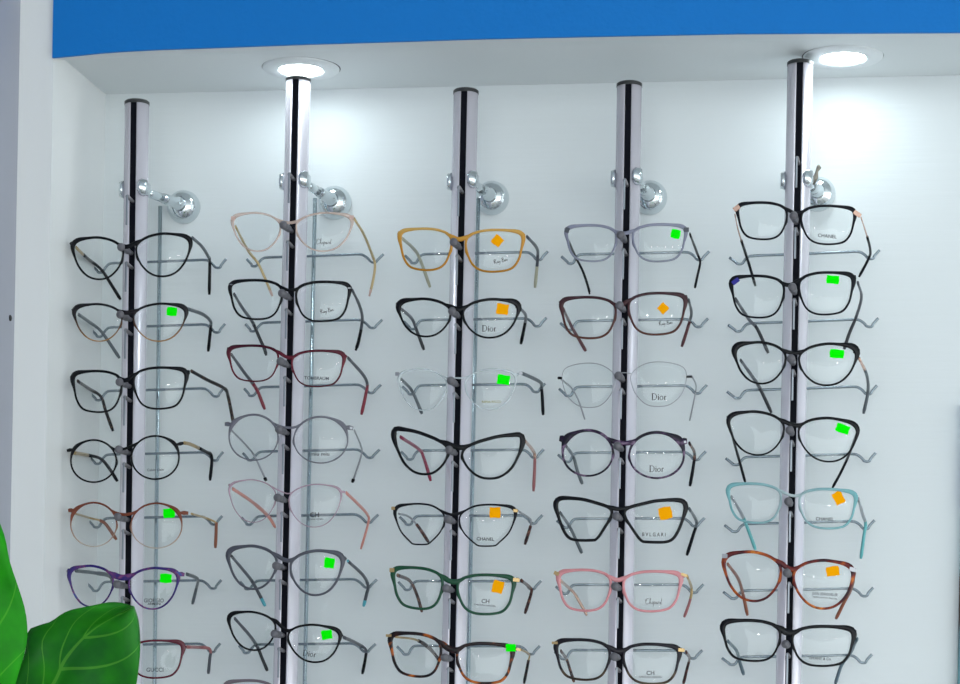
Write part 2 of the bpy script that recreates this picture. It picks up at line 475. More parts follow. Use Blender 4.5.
# ------------------------------------------------------------------ spectacles
TPL = {
 'round': [(math.sin(2 * PI * k / 14), math.cos(2 * PI * k / 14)) for k in range(14)],
 'cat': [(-.05, 1), (.42, .97), (.82, .84), (.99, .58), (.95, .12), (.76, -.42), (.42, -.85), (-.02, -1), (-.45, -.87), (-.8, -.45), (-.98, .1), (-.93, .52), (-.58, .84)],
 'rect': [(0, 1), (.48, .97), (.86, .86), (.99, .62), (.95, .1), (.84, -.45), (.58, -.86), (.08, -1), (-.42, -.95), (-.74, -.68), (-.93, -.15), (-.99, .38), (-.86, .74), (-.46, .94)],
 'fly': [(-.2, .80), (.25, .95), (.68, 1.0), (.94, .99), (1.0, .80), (.98, .5), (.90, .12), (.66, -.50), (.30, -.90), (-.10, -1), (-.48, -.88), (-.82, -.48), (-1, .02), (-.92, .38), (-.6, .62)],
 'hex': [(0, 1), (.45, .97), (.86, .85), (.99, .6), (.94, .15), (.76, -.38), (.42, -.84), (.26, -.99), (-.26, -1), (-.44, -.88), (-.8, -.42), (-.98, .1), (-.92, .55), (-.5, .9)],
 'ang': [(-.35, .82), (.1, .96), (.62, 1.0), (.92, .92), (1.0, .62), (.90, .0), (.74, -.55), (.56, -.88), (.30, -1), (-.25, -1), (-.45, -.92), (-.72, -.40), (-.98, .25), (-.88, .58)],
 'but': [(-.1, 1), (.45, .95), (.86, .78), (1.0, .5), (.98, .05), (.80, -.5), (.42, -.9), (.0, -1), (-.45, -.9), (-.82, -.45), (-1, .15), (-.93, .55), (-.55, .88)],
}
def mtext(body):
    cu = bpy.data.curves.new('t', 'FONT'); cu.body = body; cu.size = 1; cu.align_x = 'CENTER'; cu.extrude = 0; cu.offset = 0.014
    cu.resolution_u = 3
    o = bpy.data.objects.new('t', cu); COL.objects.link(o)
    bpy.context.view_layer.update()
    me = bpy.data.meshes.new_from_object(o.evaluated_get(bpy.context.evaluated_depsgraph_get()))
    bpy.data.objects.remove(o); bpy.data.curves.remove(cu)
    vs = [(v.co.x, v.co.y) for v in me.vertices]; fs = [tuple(p.vertices) for p in me.polygons]
    bpy.data.meshes.remove(me)
    return vs, fs

def strokes(ls):
    vs, fs = [], []
    for pts, w in ls:
        p = smooth_pts([Vector((x, y, 0)) for x, y in pts], 4) if len(pts) > 2 else [Vector((x, y, 0)) for x, y in pts]
        n = len(p); k0 = len(vs)
        for i, c in enumerate(p):
            t = (p[min(i + 1, n - 1)] - p[max(0, i - 1)]).normalized(); nn = Vector((-t.y, t.x, 0)) * w / 2
            vs.append(((c + nn).x, (c + nn).y)); vs.append(((c - nn).x, (c - nn).y))
        for i in range(n - 1): fs.append((k0 + 2 * i, k0 + 2 * i + 1, k0 + 2 * i + 3, k0 + 2 * i + 2))
    return vs, fs
def circ(cx, cy, a, b, n=12): return [(cx + a * math.sin(2 * PI * k / n), cy + b * math.cos(2 * PI * k / n)) for k in range(n + 1)]
DIOR = strokes([([(.12, 0), (.12, 1)], .15), ([(0, .98), (.3, .98), (.55, .9), (.72, .68), (.76, .5), (.72, .32), (.55, .1), (.3, .02), (0, .02)], .07), ([(.70, .7), (.75, .5), (.70, .3)], .13),
                ([(1.02, .03), (1.02, .6)], .13), ([(.92, .03), (1.14, .03)], .05), ([(.93, .58), (1.04, .62)], .06), ([(1.02, .75), (1.02, .88)], .12),
                (circ(1.48, .31, .23, .29), .08), ([(1.26, .2), (1.25, .31), (1.26, .42)], .12), ([(1.70, .2), (1.71, .31), (1.70, .42)], .12),
                ([(1.97, .03), (1.97, .6)], .13), ([(1.87, .03), (2.1, .03)], .05), ([(1.98, .42), (2.08, .57), (2.22, .56)], .10)])
RAYB = strokes([([(.0, .35), (.12, .52), (.3, .55)], .08), ([(.22, .75), (.14, .0)], .1), ([(.0, .7), (.35, .9), (.5, .72), (.2, .42)], .08), ([(.2, .42), (.4, .2), (.62, .05), (.72, .25)], .09),
                ([(.92, .35), (.75, .3), (.75, .08), (.92, .2), (.95, .36), (.97, .06), (1.08, .2)], .08), ([(1.1, .38), (1.16, .1), (1.34, .34)], .08), ([(1.36, .4), (1.24, -.15), (1.05, -.35)], .08),
                ([(1.48, .25), (1.6, .28)], .08), ([(1.86, .82), (1.78, .02)], .1), ([(1.68, .78), (2.05, .9), (2.12, .68), (1.84, .48), (2.15, .4), (2.14, .12), (1.8, .02)], .08),
                ([(2.4, .4), (2.26, .36), (2.26, .12), (2.4, .22), (2.45, .4), (2.46, .12)], .08), ([(2.55, .1), (2.58, .4), (2.7, .44), (2.74, .14), (3.0, .36)], .08)])
CHOP = strokes([([(.7, .85), (.5, 1.0), (.2, .7), (.1, .3), (.3, .02), (.6, .15)], .07), ([(.2, .95), (.0, .75), (.3, .55)], .05), ([(.7, .05), (1.0, .95), (.9, 1.0), (.78, .1)], .06), ([(.8, .2), (.95, .42), (1.0, .05), (1.12, .15)], .06),
                (circ(1.3, .24, .1, .18, 8), .07), ([(1.55, .45), (1.4, -.4)], .07), ([(1.52, .3), (1.7, .42), (1.72, .15), (1.5, .06)], .07),
                (circ(1.95, .22, .1, .17, 8), .07), ([(2.07, .4), (2.06, .06), (2.2, .15)], .07), ([(2.25, .05), (2.3, .4), (2.45, .4)], .07),
                (circ(2.62, .22, .1, .17, 8), .07), ([(2.9, 1.0), (2.72, .1), (2.86, .06)], .07)])
TCACHE = {}
def glyphs(s):
    if s == '#dior': return DIOR
    if s == '#ray': return RAYB
    if s == '#chop': return CHOP
    if s not in TCACHE: TCACHE[s] = mtext(s)
    return TCACHE[s]

m_print = pmat('dark grey print', rgb(10, 14, 22), 0.6)
m_print2 = pmat('faint grey print', rgb(74, 80, 90), 0.6)
m_printy = pmat('olive print', rgb(150, 142, 30), 0.6)
m_green = pmat('fluorescent green sticker', (0.0, 1.0, 0.0, 1), 0.8, spec=0.05)
m_orange = pmat('fluorescent orange sticker', (1.0, 0.40, 0.0, 1), 0.8, spec=0.05)
m_gold = pmat('gold metal', rgb(186, 158, 112), 0.32, metal=0.75)
m_rose = pmat('rose gold metal', rgb(216, 178, 160), 0.25, metal=0.7)
m_silv = pmat('silver metal', rgb(158, 160, 166), 0.3, metal=0.85)
black = pmat('black acetate', rgb(7, 9, 16), 0.22, spec=0.2)
black2 = pmat('satin black acetate', rgb(13, 15, 23), 0.35, spec=0.15)
gunm = pmat('grey metal temple', rgb(92, 100, 106), 0.35, metal=0.4)
GR = {
 'black': black, 'black2': black2,
 'black_amber': ramp_mat('black fading to amber', [(0, rgb(172, 128, 78)), (.35, rgb(104, 70, 44)), (.62, rgb(30, 26, 30)), (1, rgb(18, 18, 24))]),
 'brown_clear': ramp_mat('russet fading to sand', [(0, rgb(196, 184, 172)), (.3, rgb(172, 142, 124)), (.62, rgb(124, 66, 48)), (1, rgb(112, 56, 42))]),
 'purple': ramp_mat('mottled violet', [(.3, rgb(36, 34, 110)), (.52, rgb(66, 46, 110)), (.62, rgb(122, 62, 110)), (.72, rgb(60, 80, 150))], 'noise'),
 'wine': pmat('wine red acetate', rgb(92, 20, 40), 0.25),
 'burg': ramp_mat('burgundy over red', [(0, rgb(70, 26, 36)), (.5, rgb(110, 26, 44)), (1, rgb(58, 18, 34))]),
 'pinkclear': clear_mat('clear blush acetate', rgb(222, 196, 182), 0.55),
 'greyclear': clear_mat('smoke grey acetate', rgb(112, 112, 124), 0.84),
 'pinkthin': clear_mat('clear pink acetate', rgb(190, 160, 176), 0.75),
 'slate': pmat('slate grey acetate', rgb(72, 74, 86), 0.3),
 'mauve': pmat('mauve grey acetate', rgb(112, 100, 110), 0.3),
 'amber': ramp_mat('amber acetate', [(0, rgb(176, 122, 30)), (.35, rgb(196, 134, 34)), (.8, rgb(206, 150, 60)), (1, rgb(214, 176, 100))], alpha=.93),
 'clear': clear_mat('crystal clear acetate', rgb(214, 224, 228), 0.5, 0.06),
 'green': ramp_mat('bottle green acetate', [(0, rgb(34, 78, 58)), (1, rgb(24, 74, 50))]),
 'tort_dark': ramp_mat('dark tortoise', [(.42, rgb(22, 18, 24)), (.56, rgb(46, 24, 24)), (.62, rgb(150, 74, 26)), (.7, rgb(186, 100, 40))], 'noise', scale=(55, 55, 75)),
 'tort_low': ramp_mat('black over tortoise', [(0, rgb(96, 82, 62)), (.12, rgb(42, 32, 30)), (.24, rgb(92, 76, 60)), (.34, rgb(26, 20, 30)), (1, rgb(20, 18, 28))]),
 'tort_or': ramp_mat('orange tortoise', [(.38, rgb(50, 14, 26)), (.51, rgb(104, 30, 28)), (.6, rgb(176, 82, 26)), (.66, rgb(220, 132, 46)), (.78, rgb(110, 34, 30))], 'noise', scale=(45, 45, 60)),
 'tort_pur': ramp_mat('plum tortoise', [(.46, rgb(22, 18, 34)), (.55, rgb(50, 32, 62)), (.63, rgb(128, 104, 132)), (.7, rgb(50, 36, 62))], 'noise', scale=(60, 60, 90)),
 'lilac': ramp_mat('grey lilac clear acetate', [(0, rgb(150, 154, 168)), (.5, rgb(134, 136, 156)), (1, rgb(150, 152, 172))], alpha=.82),
 'brown': ramp_mat('brown acetate', [(0, rgb(92, 56, 46)), (.5, rgb(74, 40, 42)), (1, rgb(58, 34, 42))]),
 'wire': m_silv,
 'pink': clear_mat('rose pink acetate', rgb(226, 148, 154), 0.82),
 'aqua': ramp_mat('aqua acetate clear at the middle', [(0, rgb(122, 186, 192)), (.36, rgb(150, 190, 196)), (.5, rgb(196, 206, 210)), (.64, rgb(150, 190, 196)), (1, rgb(122, 186, 192))], 'x', alpha=.8),
 'grad_aqua_t': pmat('aqua temple', rgb(98, 178, 182), 0.3),
 'tort_t': ramp_mat('tortoise temple', [(.4, rgb(46, 30, 34)), (.55, rgb(96, 60, 54)), (.66, rgb(150, 110, 84))], 'noise', scale=(120, 120, 160)),
 'tortblk_t': ramp_mat('dark mottled temple', [(.5, rgb(20, 20, 26)), (.68, rgb(84, 66, 58))], 'noise', scale=(150, 150, 200)),
 'beige_t': pmat('beige clear temple', rgb(176, 174, 152), 0.3, alpha=.9),
 'beigegold_t': pmat('pale gold temple', rgb(196, 172, 126), 0.3, metal=.3),
 'redgrey_t': pmat('crimson temple', rgb(140, 46, 62), 0.3),
 'pinkt': pmat('dusty pink temple', rgb(160, 98, 100), 0.35),
 'magenta_t': pmat('raspberry temple', rgb(146, 24, 66), 0.3),
 'blushlt_t': pmat('salmon temple', rgb(208, 140, 128), 0.3),
 'grey_t': pmat('grey temple', rgb(76, 80, 88), 0.35, spec=.3), 'dkgrey_t': pmat('charcoal temple tip', rgb(34, 37, 44), 0.35),
 'blue_grey_t': pmat('blue grey temple', rgb(84, 104, 116), 0.35),
 'russet_t': pmat('russet temple', rgb(138, 78, 54), 0.35),
 'silver_t': m_silv, 'gold_t': m_gold, 'rose_t': m_rose, 'gun_t': gunm, 'brown_t': pmat('brown temple', rgb(86, 38, 44), 0.3), 'cyan_t': pmat('cyan temple tip', rgb(78, 168, 184), 0.35), 'blush_tip': pmat('blush tip', rgb(208, 176, 164), 0.3),
 'blue_c': pmat('cobalt blue acetate', rgb(28, 24, 150), 0.3), 'pinkin': pmat('pink inner acetate', rgb(196, 92, 116), 0.3),
}
D_FR = 0.0036
def spectacles(sp):
    (ox, oy), s = sp['o'], sp.get('s', S)
    q = lambda p: (ox + p[0] * s, oy + p[1] * s)
    tb, tt, tc, br = [v * s * k for v, k in zip(sp['th'], (1.15, 1.12, 1.08, 1.05))]
    yb = sp.get('y', Y_GL)
    boxes = [sp['l'], sp['r']]
    tpl = TPL[sp['t']]
    inner_l = q((boxes[0][2], 0))[0]; inner_r = q((boxes[1][0], 0))[0]
    bx = (inner_l + inner_r) / 2
    halfw = 62.0
    def depth(px): return yb + 0.0045 * ((px - bx) / halfw) ** 2
    def W(px, py, dy=0.0):
        y = depth(px) + dy
        return at(px, py, y)
    outlines = []; lensinfo = []
    for i, b in enumerate(boxes):
        x0, y0, x1, y1 = b[:4]; rs = (b[4] if len(b) > 4 else 0) * s
        (x0, y0), (x1, y1) = q((x0, y0)), q((x1, y1))
        cx, cy, w, h = (x0 + x1) / 2, (y0 + y1) / 2, (x1 - x0) / 2, (y1 - y0) / 2
        sg = -1 if i == 0 else 1
        pts = closed_pts([Vector((cx + sg * u * w, cy - v * h - u * rs, 0)) for u, v in tpl], 64)
        outlines.append(pts); lensinfo.append((cx, cy, w, h, sg, rs))
    # ---- frame front
    zmin = min(W(p.x, p.y).z for o in outlines for p in o)
    cpos = W(bx, lensinfo[0][1] + 0)
    root = thing('eyeglasses', sp['lab'], 'eyeglasses', (cpos.x, yb, zmin - 0.001), 'eyeglasses hung on the display poles')
    bm = bmesh.new()
    K = 8; wire = sp['t'] == 'but'
    dep = D_FR if not wire else 0.0014
    def ring_at(c, nrm, w, dy=0.0, dd=dep):
        r = []
        for k in range(K):
            a = 2 * PI * (k + .5) / K
            ca, sa = math.cos(a), math.sin(a)
            ca = math.copysign(abs(ca) ** .7, ca); sa = math.copysign(abs(sa) ** .7, sa)
            p = c + nrm * (ca * w / 2)
            r.append(bm.verts.new(W(p.x, p.y, dy + sa * dd / 2)))
        return r
    for i, pts in enumerate(outlines):
        cx, cy, w, h, sg, rs = lensinfo[i]; n = len(pts); rings = []
        area = sum(pts[k].x * pts[(k + 1) % n].y - pts[(k + 1) % n].x * pts[k].y for k in range(n))
        for k, c in enumerate(pts):
            t = (pts[(k + 1) % n] - pts[k - 1]).normalized(); nr = Vector((t.y, -t.x, 0)) * (1 if area > 0 else -1)
            u = sg * (c.x - cx) / w; v = -(c.y - cy + u * rs) / h
            f = max(0, min(1, (v + 0.1) / 0.9)); f = f * f * (3 - 2 * f)
            ww = tb + (tt - tb) * f
            ang = math.atan2(v, u); corner = math.exp(-((ang - math.radians(38)) / 0.34) ** 2)
            ww += (tc - tt) * 0.68 * corner
            if u > 0.5: ww += (tt - tb) * 0.25 * (1 - f)
            c2 = c + nr * (ww - tb) * 0.32
            rings.append(ring_at(c2, nr, ww))
        for k in range(n):
            a, b = rings[k], rings[(k + 1) % n]
            for j in range(K): bm.faces.new((a[j], a[(j + 1) % K], b[(j + 1) % K], b[j]))
    def sweep2(path, ws, dys=None, dd=dep):
        path = [Vector((p[0], p[1], 0)) for p in path]; sm = smooth_pts(path, 5); m = len(sm); rr = []
        for k, c in enumerate(sm):
            t = (sm[min(k + 1, m - 1)] - sm[max(k - 1, 0)]).normalized(); nr = Vector((t.y, -t.x, 0))
            f = k / (m - 1) * (len(ws) - 1); j = min(int(f), len(ws) - 2); w = ws[j] + (ws[j + 1] - ws[j]) * (f - j)
            dy = 0 if dys is None else dys[0] + (dys[1] - dys[0]) * k / (m - 1)
            rr.append(ring_at(c, nr, w, dy, dd))
        for a, b in zip(rr, rr[1:]):
            for j in range(K): bm.faces.new((a[j], a[(j + 1) % K], b[(j + 1) % K], b[j]))
        bm.faces.new(rr[0]); bm.faces.new(rr[-1][::-1])
    def near(i, u, v):
        cx, cy, w, h, sg, rs = lensinfo[i]
        t = Vector((cx + sg * u * w, cy - v * h - u * rs, 0))
        return min(outlines[i], key=lambda p: (p - t).length)
    bl, brp = near(0, -.93, .50), near(1, -.93, .50)
    if wire:
        mid = ((bl.x + brp.x) / 2, (bl.y + brp.y) / 2 - 1.5)
        sweep2([(bl.x, bl.y), mid, (brp.x, brp.y)], [br, br, br])
    else:
        bl2, br2 = near(0, -.70, .78), near(1, -.70, .78)
        lift = sp.get('blift', 0) * s
        mid = ((bl.x + brp.x) / 2, (bl.y + brp.y) / 2 - lift)
        thin = br
        sweep2([(bl2.x, bl2.y), (bl.x + (brp.x - bl.x) * .12, bl.y * .75 + bl2.y * .25), mid, (brp.x - (brp.x - bl.x) * .12, brp.y * .75 + br2.y * .25), (br2.x, br2.y)],
               [tt * .7, thin * .95, thin * .9, thin * .95, tt * .7])
        # pads shaped into the frame, below the bridge
        for i, sg in ((0, -1), (1, 1)):
            pa, pb, pc = near(i, -.97, .3), near(i, -.9, -.05), near(i, -.8, -.4)
            sg2 = 1 if i == 0 else -1
            sweep2([(pa.x + .6 * sg2, pa.y), (pb.x + 1.0 * sg2, pb.y), (pc.x + .2 * sg2, pc.y)], [tb * .6, tb * .9, tb * .4], (0.001, 0.003), 0.003)
    ends = []
    for i, key in ((0, 'L'), (1, 'R')):
        e = q(sp[key]); c = near(i, .93, .72)
        cx = lensinfo[i][0]
        if wire:
            c = near(i, 1.0, .35)
            sweep2([(c.x, c.y), ((c.x + e[0]) / 2, (c.y + e[1]) / 2), e], [br, br * 2.6, br * 3.2], (0, 0.003), 0.002)
        else:
            c0 = c + Vector(((c.x - cx) * .02, 0, 0))
            sweep2([(c0.x, c0.y), ((c0.x * .4 + e[0] * .6), c0.y * .4 + e[1] * .6 + tc * .04), (e[0], e[1] + tc * .10)], [tt * .8, tc * .74, tc * .56], (0, 0.004), 0.0042)
        ends.append(e)
    fr = build(bm, 'front_frame', GR[sp['m']], root, True)
    # ---- accents on the end pieces
    if 'acc' in sp:
        for i, (x, y, w, h, rot) in enumerate(sp['acc'][1]):
            c = q((x, y)); w *= s; h *= s
            bm = bmesh.new(); vs = []
            for dy in (-D_FR / 2 - 0.0010, 0.001):
                for u, v in ((-1, -1), (1, -1), (1, 1), (-1, 1)):
                    a = math.radians(rot); xx, yy = u * w / 2, v * h / 2
                    vs.append(bm.verts.new(W(c[0] + xx * math.cos(a) - yy * math.sin(a), c[1] + xx * math.sin(a) + yy * math.cos(a), dy)))
            bm.faces.new(vs[:4]); bm.faces.new(vs[4:][::-1])
            for k in range(4): bm.faces.new((vs[k], vs[(k + 1) % 4], vs[4 + (k + 1) % 4], vs[4 + k]))
            bmesh.ops.bevel(bm, geom=list(bm.edges), offset=0.0003, segments=2, affect='EDGES')
            ac = build(bm, 'hinge_plate', GR.get(sp['acc'][0]) or MATS[sp['acc'][0]], root)
    # ---- lenses
    DOME = 0.0024
    def dome(px, py, i):
        cx, cy, w, h, sg, rs = lensinfo[i]
        r2 = ((px - cx) / w) ** 2 + ((py - cy) / h) ** 2
        return -DOME * max(0, 1 - r2)
    lens_o = []
    for i, pts in enumerate(outlines):
        cx, cy, w, h, sg, rs = lensinfo[i]
        bm = bmesh.new(); R = []; fr_ = [0.2, .4, .6, .8, .985]
        n = len(pts)
        c0 = bm.verts.new(W(cx, cy, dome(cx, cy, i)))
        for f in fr_:
            R.append([bm.verts.new(W(cx + (p.x - cx) * f, cy + (p.y - cy) * f, -DOME * (1 - f * f))) for p in pts[::2]])
        m = len(R[0])
        for k in range(m): bm.faces.new((c0, R[0][k], R[0][(k + 1) % m]))
        for a, b in zip(R, R[1:]):
            for k in range(m): bm.faces.new((a[k], b[k], b[(k + 1) % m], a[(k + 1) % m]))
        # rear face gives the lens its thickness
        Rb = [bm.verts.new(v.co + Vector((0, 0.0012, 0))) for v in R[-1]]
        Rr = [Rb] + [[bm.verts.new(W(cx + (p.x - cx) * f, cy + (p.y - cy) * f, -DOME * (1 - f * f) + 0.0012)) for p in pts[::2]] for f in (.75, .5, .25)]
        c1 = bm.verts.new(W(cx, cy, -DOME + 0.0012))
        for k in range(m):
            bm.faces.new((R[-1][k], Rb[k], Rb[(k + 1) % m], R[-1][(k + 1) % m]))
            for a, b in zip(Rr, Rr[1:]): bm.faces.new((a[k], b[k], b[(k + 1) % m], a[(k + 1) % m]))
            bm.faces.new((Rr[-1][k], c1, Rr[-1][(k + 1) % m]))
        lens_o.append(build(bm, 'lens', lens_mat(), root, True))
    # ---- print on the lens
    for tx in sp.get('tx', []):
        body, x, y, w = tx[:4]; rot = tx[4] if len(tx) > 4 else 0; mm = tx[5] if len(tx) > 5 else m_print
        xs = tx[6] if len(tx) > 6 else 1.0
        i = tx[7] if len(tx) > 7 else 1
        vs, fs = glyphs(body); x0 = min(v[0] for v in vs); x1 = max(v[0] for v in vs); y0 = min(v[1] for v in vs); y1 = max(v[1] for v in vs)
        k = w * s / (x1 - x0); c = q((x, y)); a = math.radians(rot)
        bm = bmesh.new(); bv = []
        for vx, vy in vs:
            dx, dy_ = (vx - (x0 + x1) / 2) * k, (vy - (y0 + y1) / 2) * k * xs
            px, py = c[0] + dx * math.cos(a) + dy_ * math.sin(a), c[1] + dx * math.sin(a) - dy_ * math.cos(a)
            bv.append(bm.verts.new(W(px, py, dome(px, py, i) - 0.0007)))
        for f in fs:
            try: bm.faces.new([bv[j] for j in f])
            except ValueError: pass
        build(bm, 'lens_print', mm, lens_o[i])
    # ---- price sticker
    if 'st' in sp:
        colr, x, y, w, h, rot = sp['st']
        c = q((x, y)); w *= s; h *= s; a = math.radians(rot)
        bm = bmesh.new(); G = []
        for jj in range(5):
            row = []
            for ii in range(5):
                u, v = ii / 4 - .5, jj / 4 - .5
                cut = 0.97 if (abs(u) > .4 and abs(v) > .4) else 1
                xx, yy = u * w * cut * (1 + .05 * math.sin(jj * 2.1 + x)), v * h * cut * (1 + .06 * math.sin(ii * 1.7 + y))
                px, py = c[0] + xx * math.cos(a) - yy * math.sin(a), c[1] + xx * math.sin(a) + yy * math.cos(a)
                row.append(W(px, py, dome(px, py, 1) - 0.0009 - (D_FR / 2 if sp.get('sf') else 0)))
            G.append(row)
        top = [[bm.verts.new(p) for p in r] for r in G]; bot = [[bm.verts.new(p + Vector((0, 0.0003, 0))) for p in r] for r in G]
        for jj in range(4):
            for ii in range(4):
                bm.faces.new((top[jj][ii], top[jj][ii + 1], top[jj + 1][ii + 1], top[jj + 1][ii])); bm.faces.new((bot[jj][ii], bot[jj + 1][ii], bot[jj + 1][ii + 1], bot[jj][ii + 1]))
        rim = [(0, k) for k in range(4)] + [(k, 4) for k in range(4)] + [(4, 4 - k) for k in range(4)] + [(4 - k, 0) for k in range(4)]
        for (a1, b1), (a2, b2) in zip(rim, rim[1:] + rim[:1]): bm.faces.new((top[a1][b1], bot[a1][b1], bot[a2][b2], top[a2][b2]))
        stk = build(bm, 'price_sticker', m_green if colr == 'g' else m_orange, root)
        stk['label'] = ('fluorescent green' if colr == 'g' else 'fluorescent orange') + ' price sticker'
    # ---- temples
    P = POLES[sp['p']]
    for i, key in ((0, 'lt'), (1, 'rt')):
        pl = sp.get(key)
        if not pl: continue
        pts = smooth_pts([Vector((*q(p), 0)) for p in pl], 6)
        L = [0]
        for a, b in zip(pts, pts[1:]): L.append(L[-1] + (b - a).length)
        tot = L[-1]
        hy = P['hk'][3][1] + P['hp'] * sp['n'] + 2
        sh = None
        for k, p in enumerate(pts):
            if p.y > hy: sh = L[k]; break
        el = sp.get('elb' + key[0])
        if el is not None: sh = tot * el
        elif sh is None or sh > tot * .8: sh = tot * .72
        sh = max(sh, tot * .3)
        ystart = depth(pts[0].x) + 0.003
        path = []
        for p, l in zip(pts, L):
            if l < sh: y = ystart + (Y_HOOK - 0.0035 - ystart) * (l / sh)
            else: y = Y_HOOK - 0.0035 + 0.008 * (l - sh) / max(1e-6, tot - sh)
            path.append(at(p.x, p.y, y))
        wt = sp.get('tw', 16) * s / 0.9 / 1000 * 1.12       # seen width of the tip in metres
        hh = sp.get('tht', 0.0052)
        segs = sp['tm'] if isinstance(sp['tm'], list) else [(0, 1, sp['tm'])]
        if key == 'rt' and 'tmr' in sp: segs = sp['tmr']
        if len(segs) == 1 and segs[0][2] == 'grey_t': segs = [(0, .5, 'grey_t'), (.5, 1, 'dkgrey_t')]
        first = None
        for (f0, f1, mk) in segs:
            idx = [k for k in range(len(path)) if f0 * tot - 1e-6 <= L[k] <= f1 * tot + 1e-6]
            if idx[-1] < len(path) - 1: idx.append(idx[-1] + 1)
            if len(idx) < 2: continue
            bm = bmesh.new(); rr = []
            for k in idx:
                t = (path[min(k + 1, len(path) - 1)] - path[max(k - 1, 0)]).normalized()
                xa = Vector((1, 0, 0)); xa = (xa - t * xa.dot(t)).normalized(); ha = t.cross(xa)
                f = L[k] / tot
                thin = mk in ('gold_t', 'silver_t', 'rose_t', 'gun_t') and sp.get('thin', 1)
                a_ = wt * (.62 if f < .15 else .75 + .25 * f) * (.6 if thin else 1); b_ = hh * (0.8 if f < .5 else 1.0) * (.62 if thin else 1)
                if f > .97: a_ *= .7; b_ *= .7
                rr.append([bm.verts.new(path[k] + xa * math.cos(2 * PI * j / 10) * a_ / 2 + ha * math.sin(2 * PI * j / 10) * b_ / 2) for j in range(10)])
            for a, b in zip(rr, rr[1:]):
                for j in range(10): bm.faces.new((a[j], a[(j + 1) % 10], b[(j + 1) % 10], b[j]))
            bm.faces.new(rr[0][::-1]); bm.faces.new(rr[-1])
            o = build(bm, 'temple' if first is None else 'temple_tip', GR[mk], root if first is None else first, True)
            if first is None: first = o
    return root

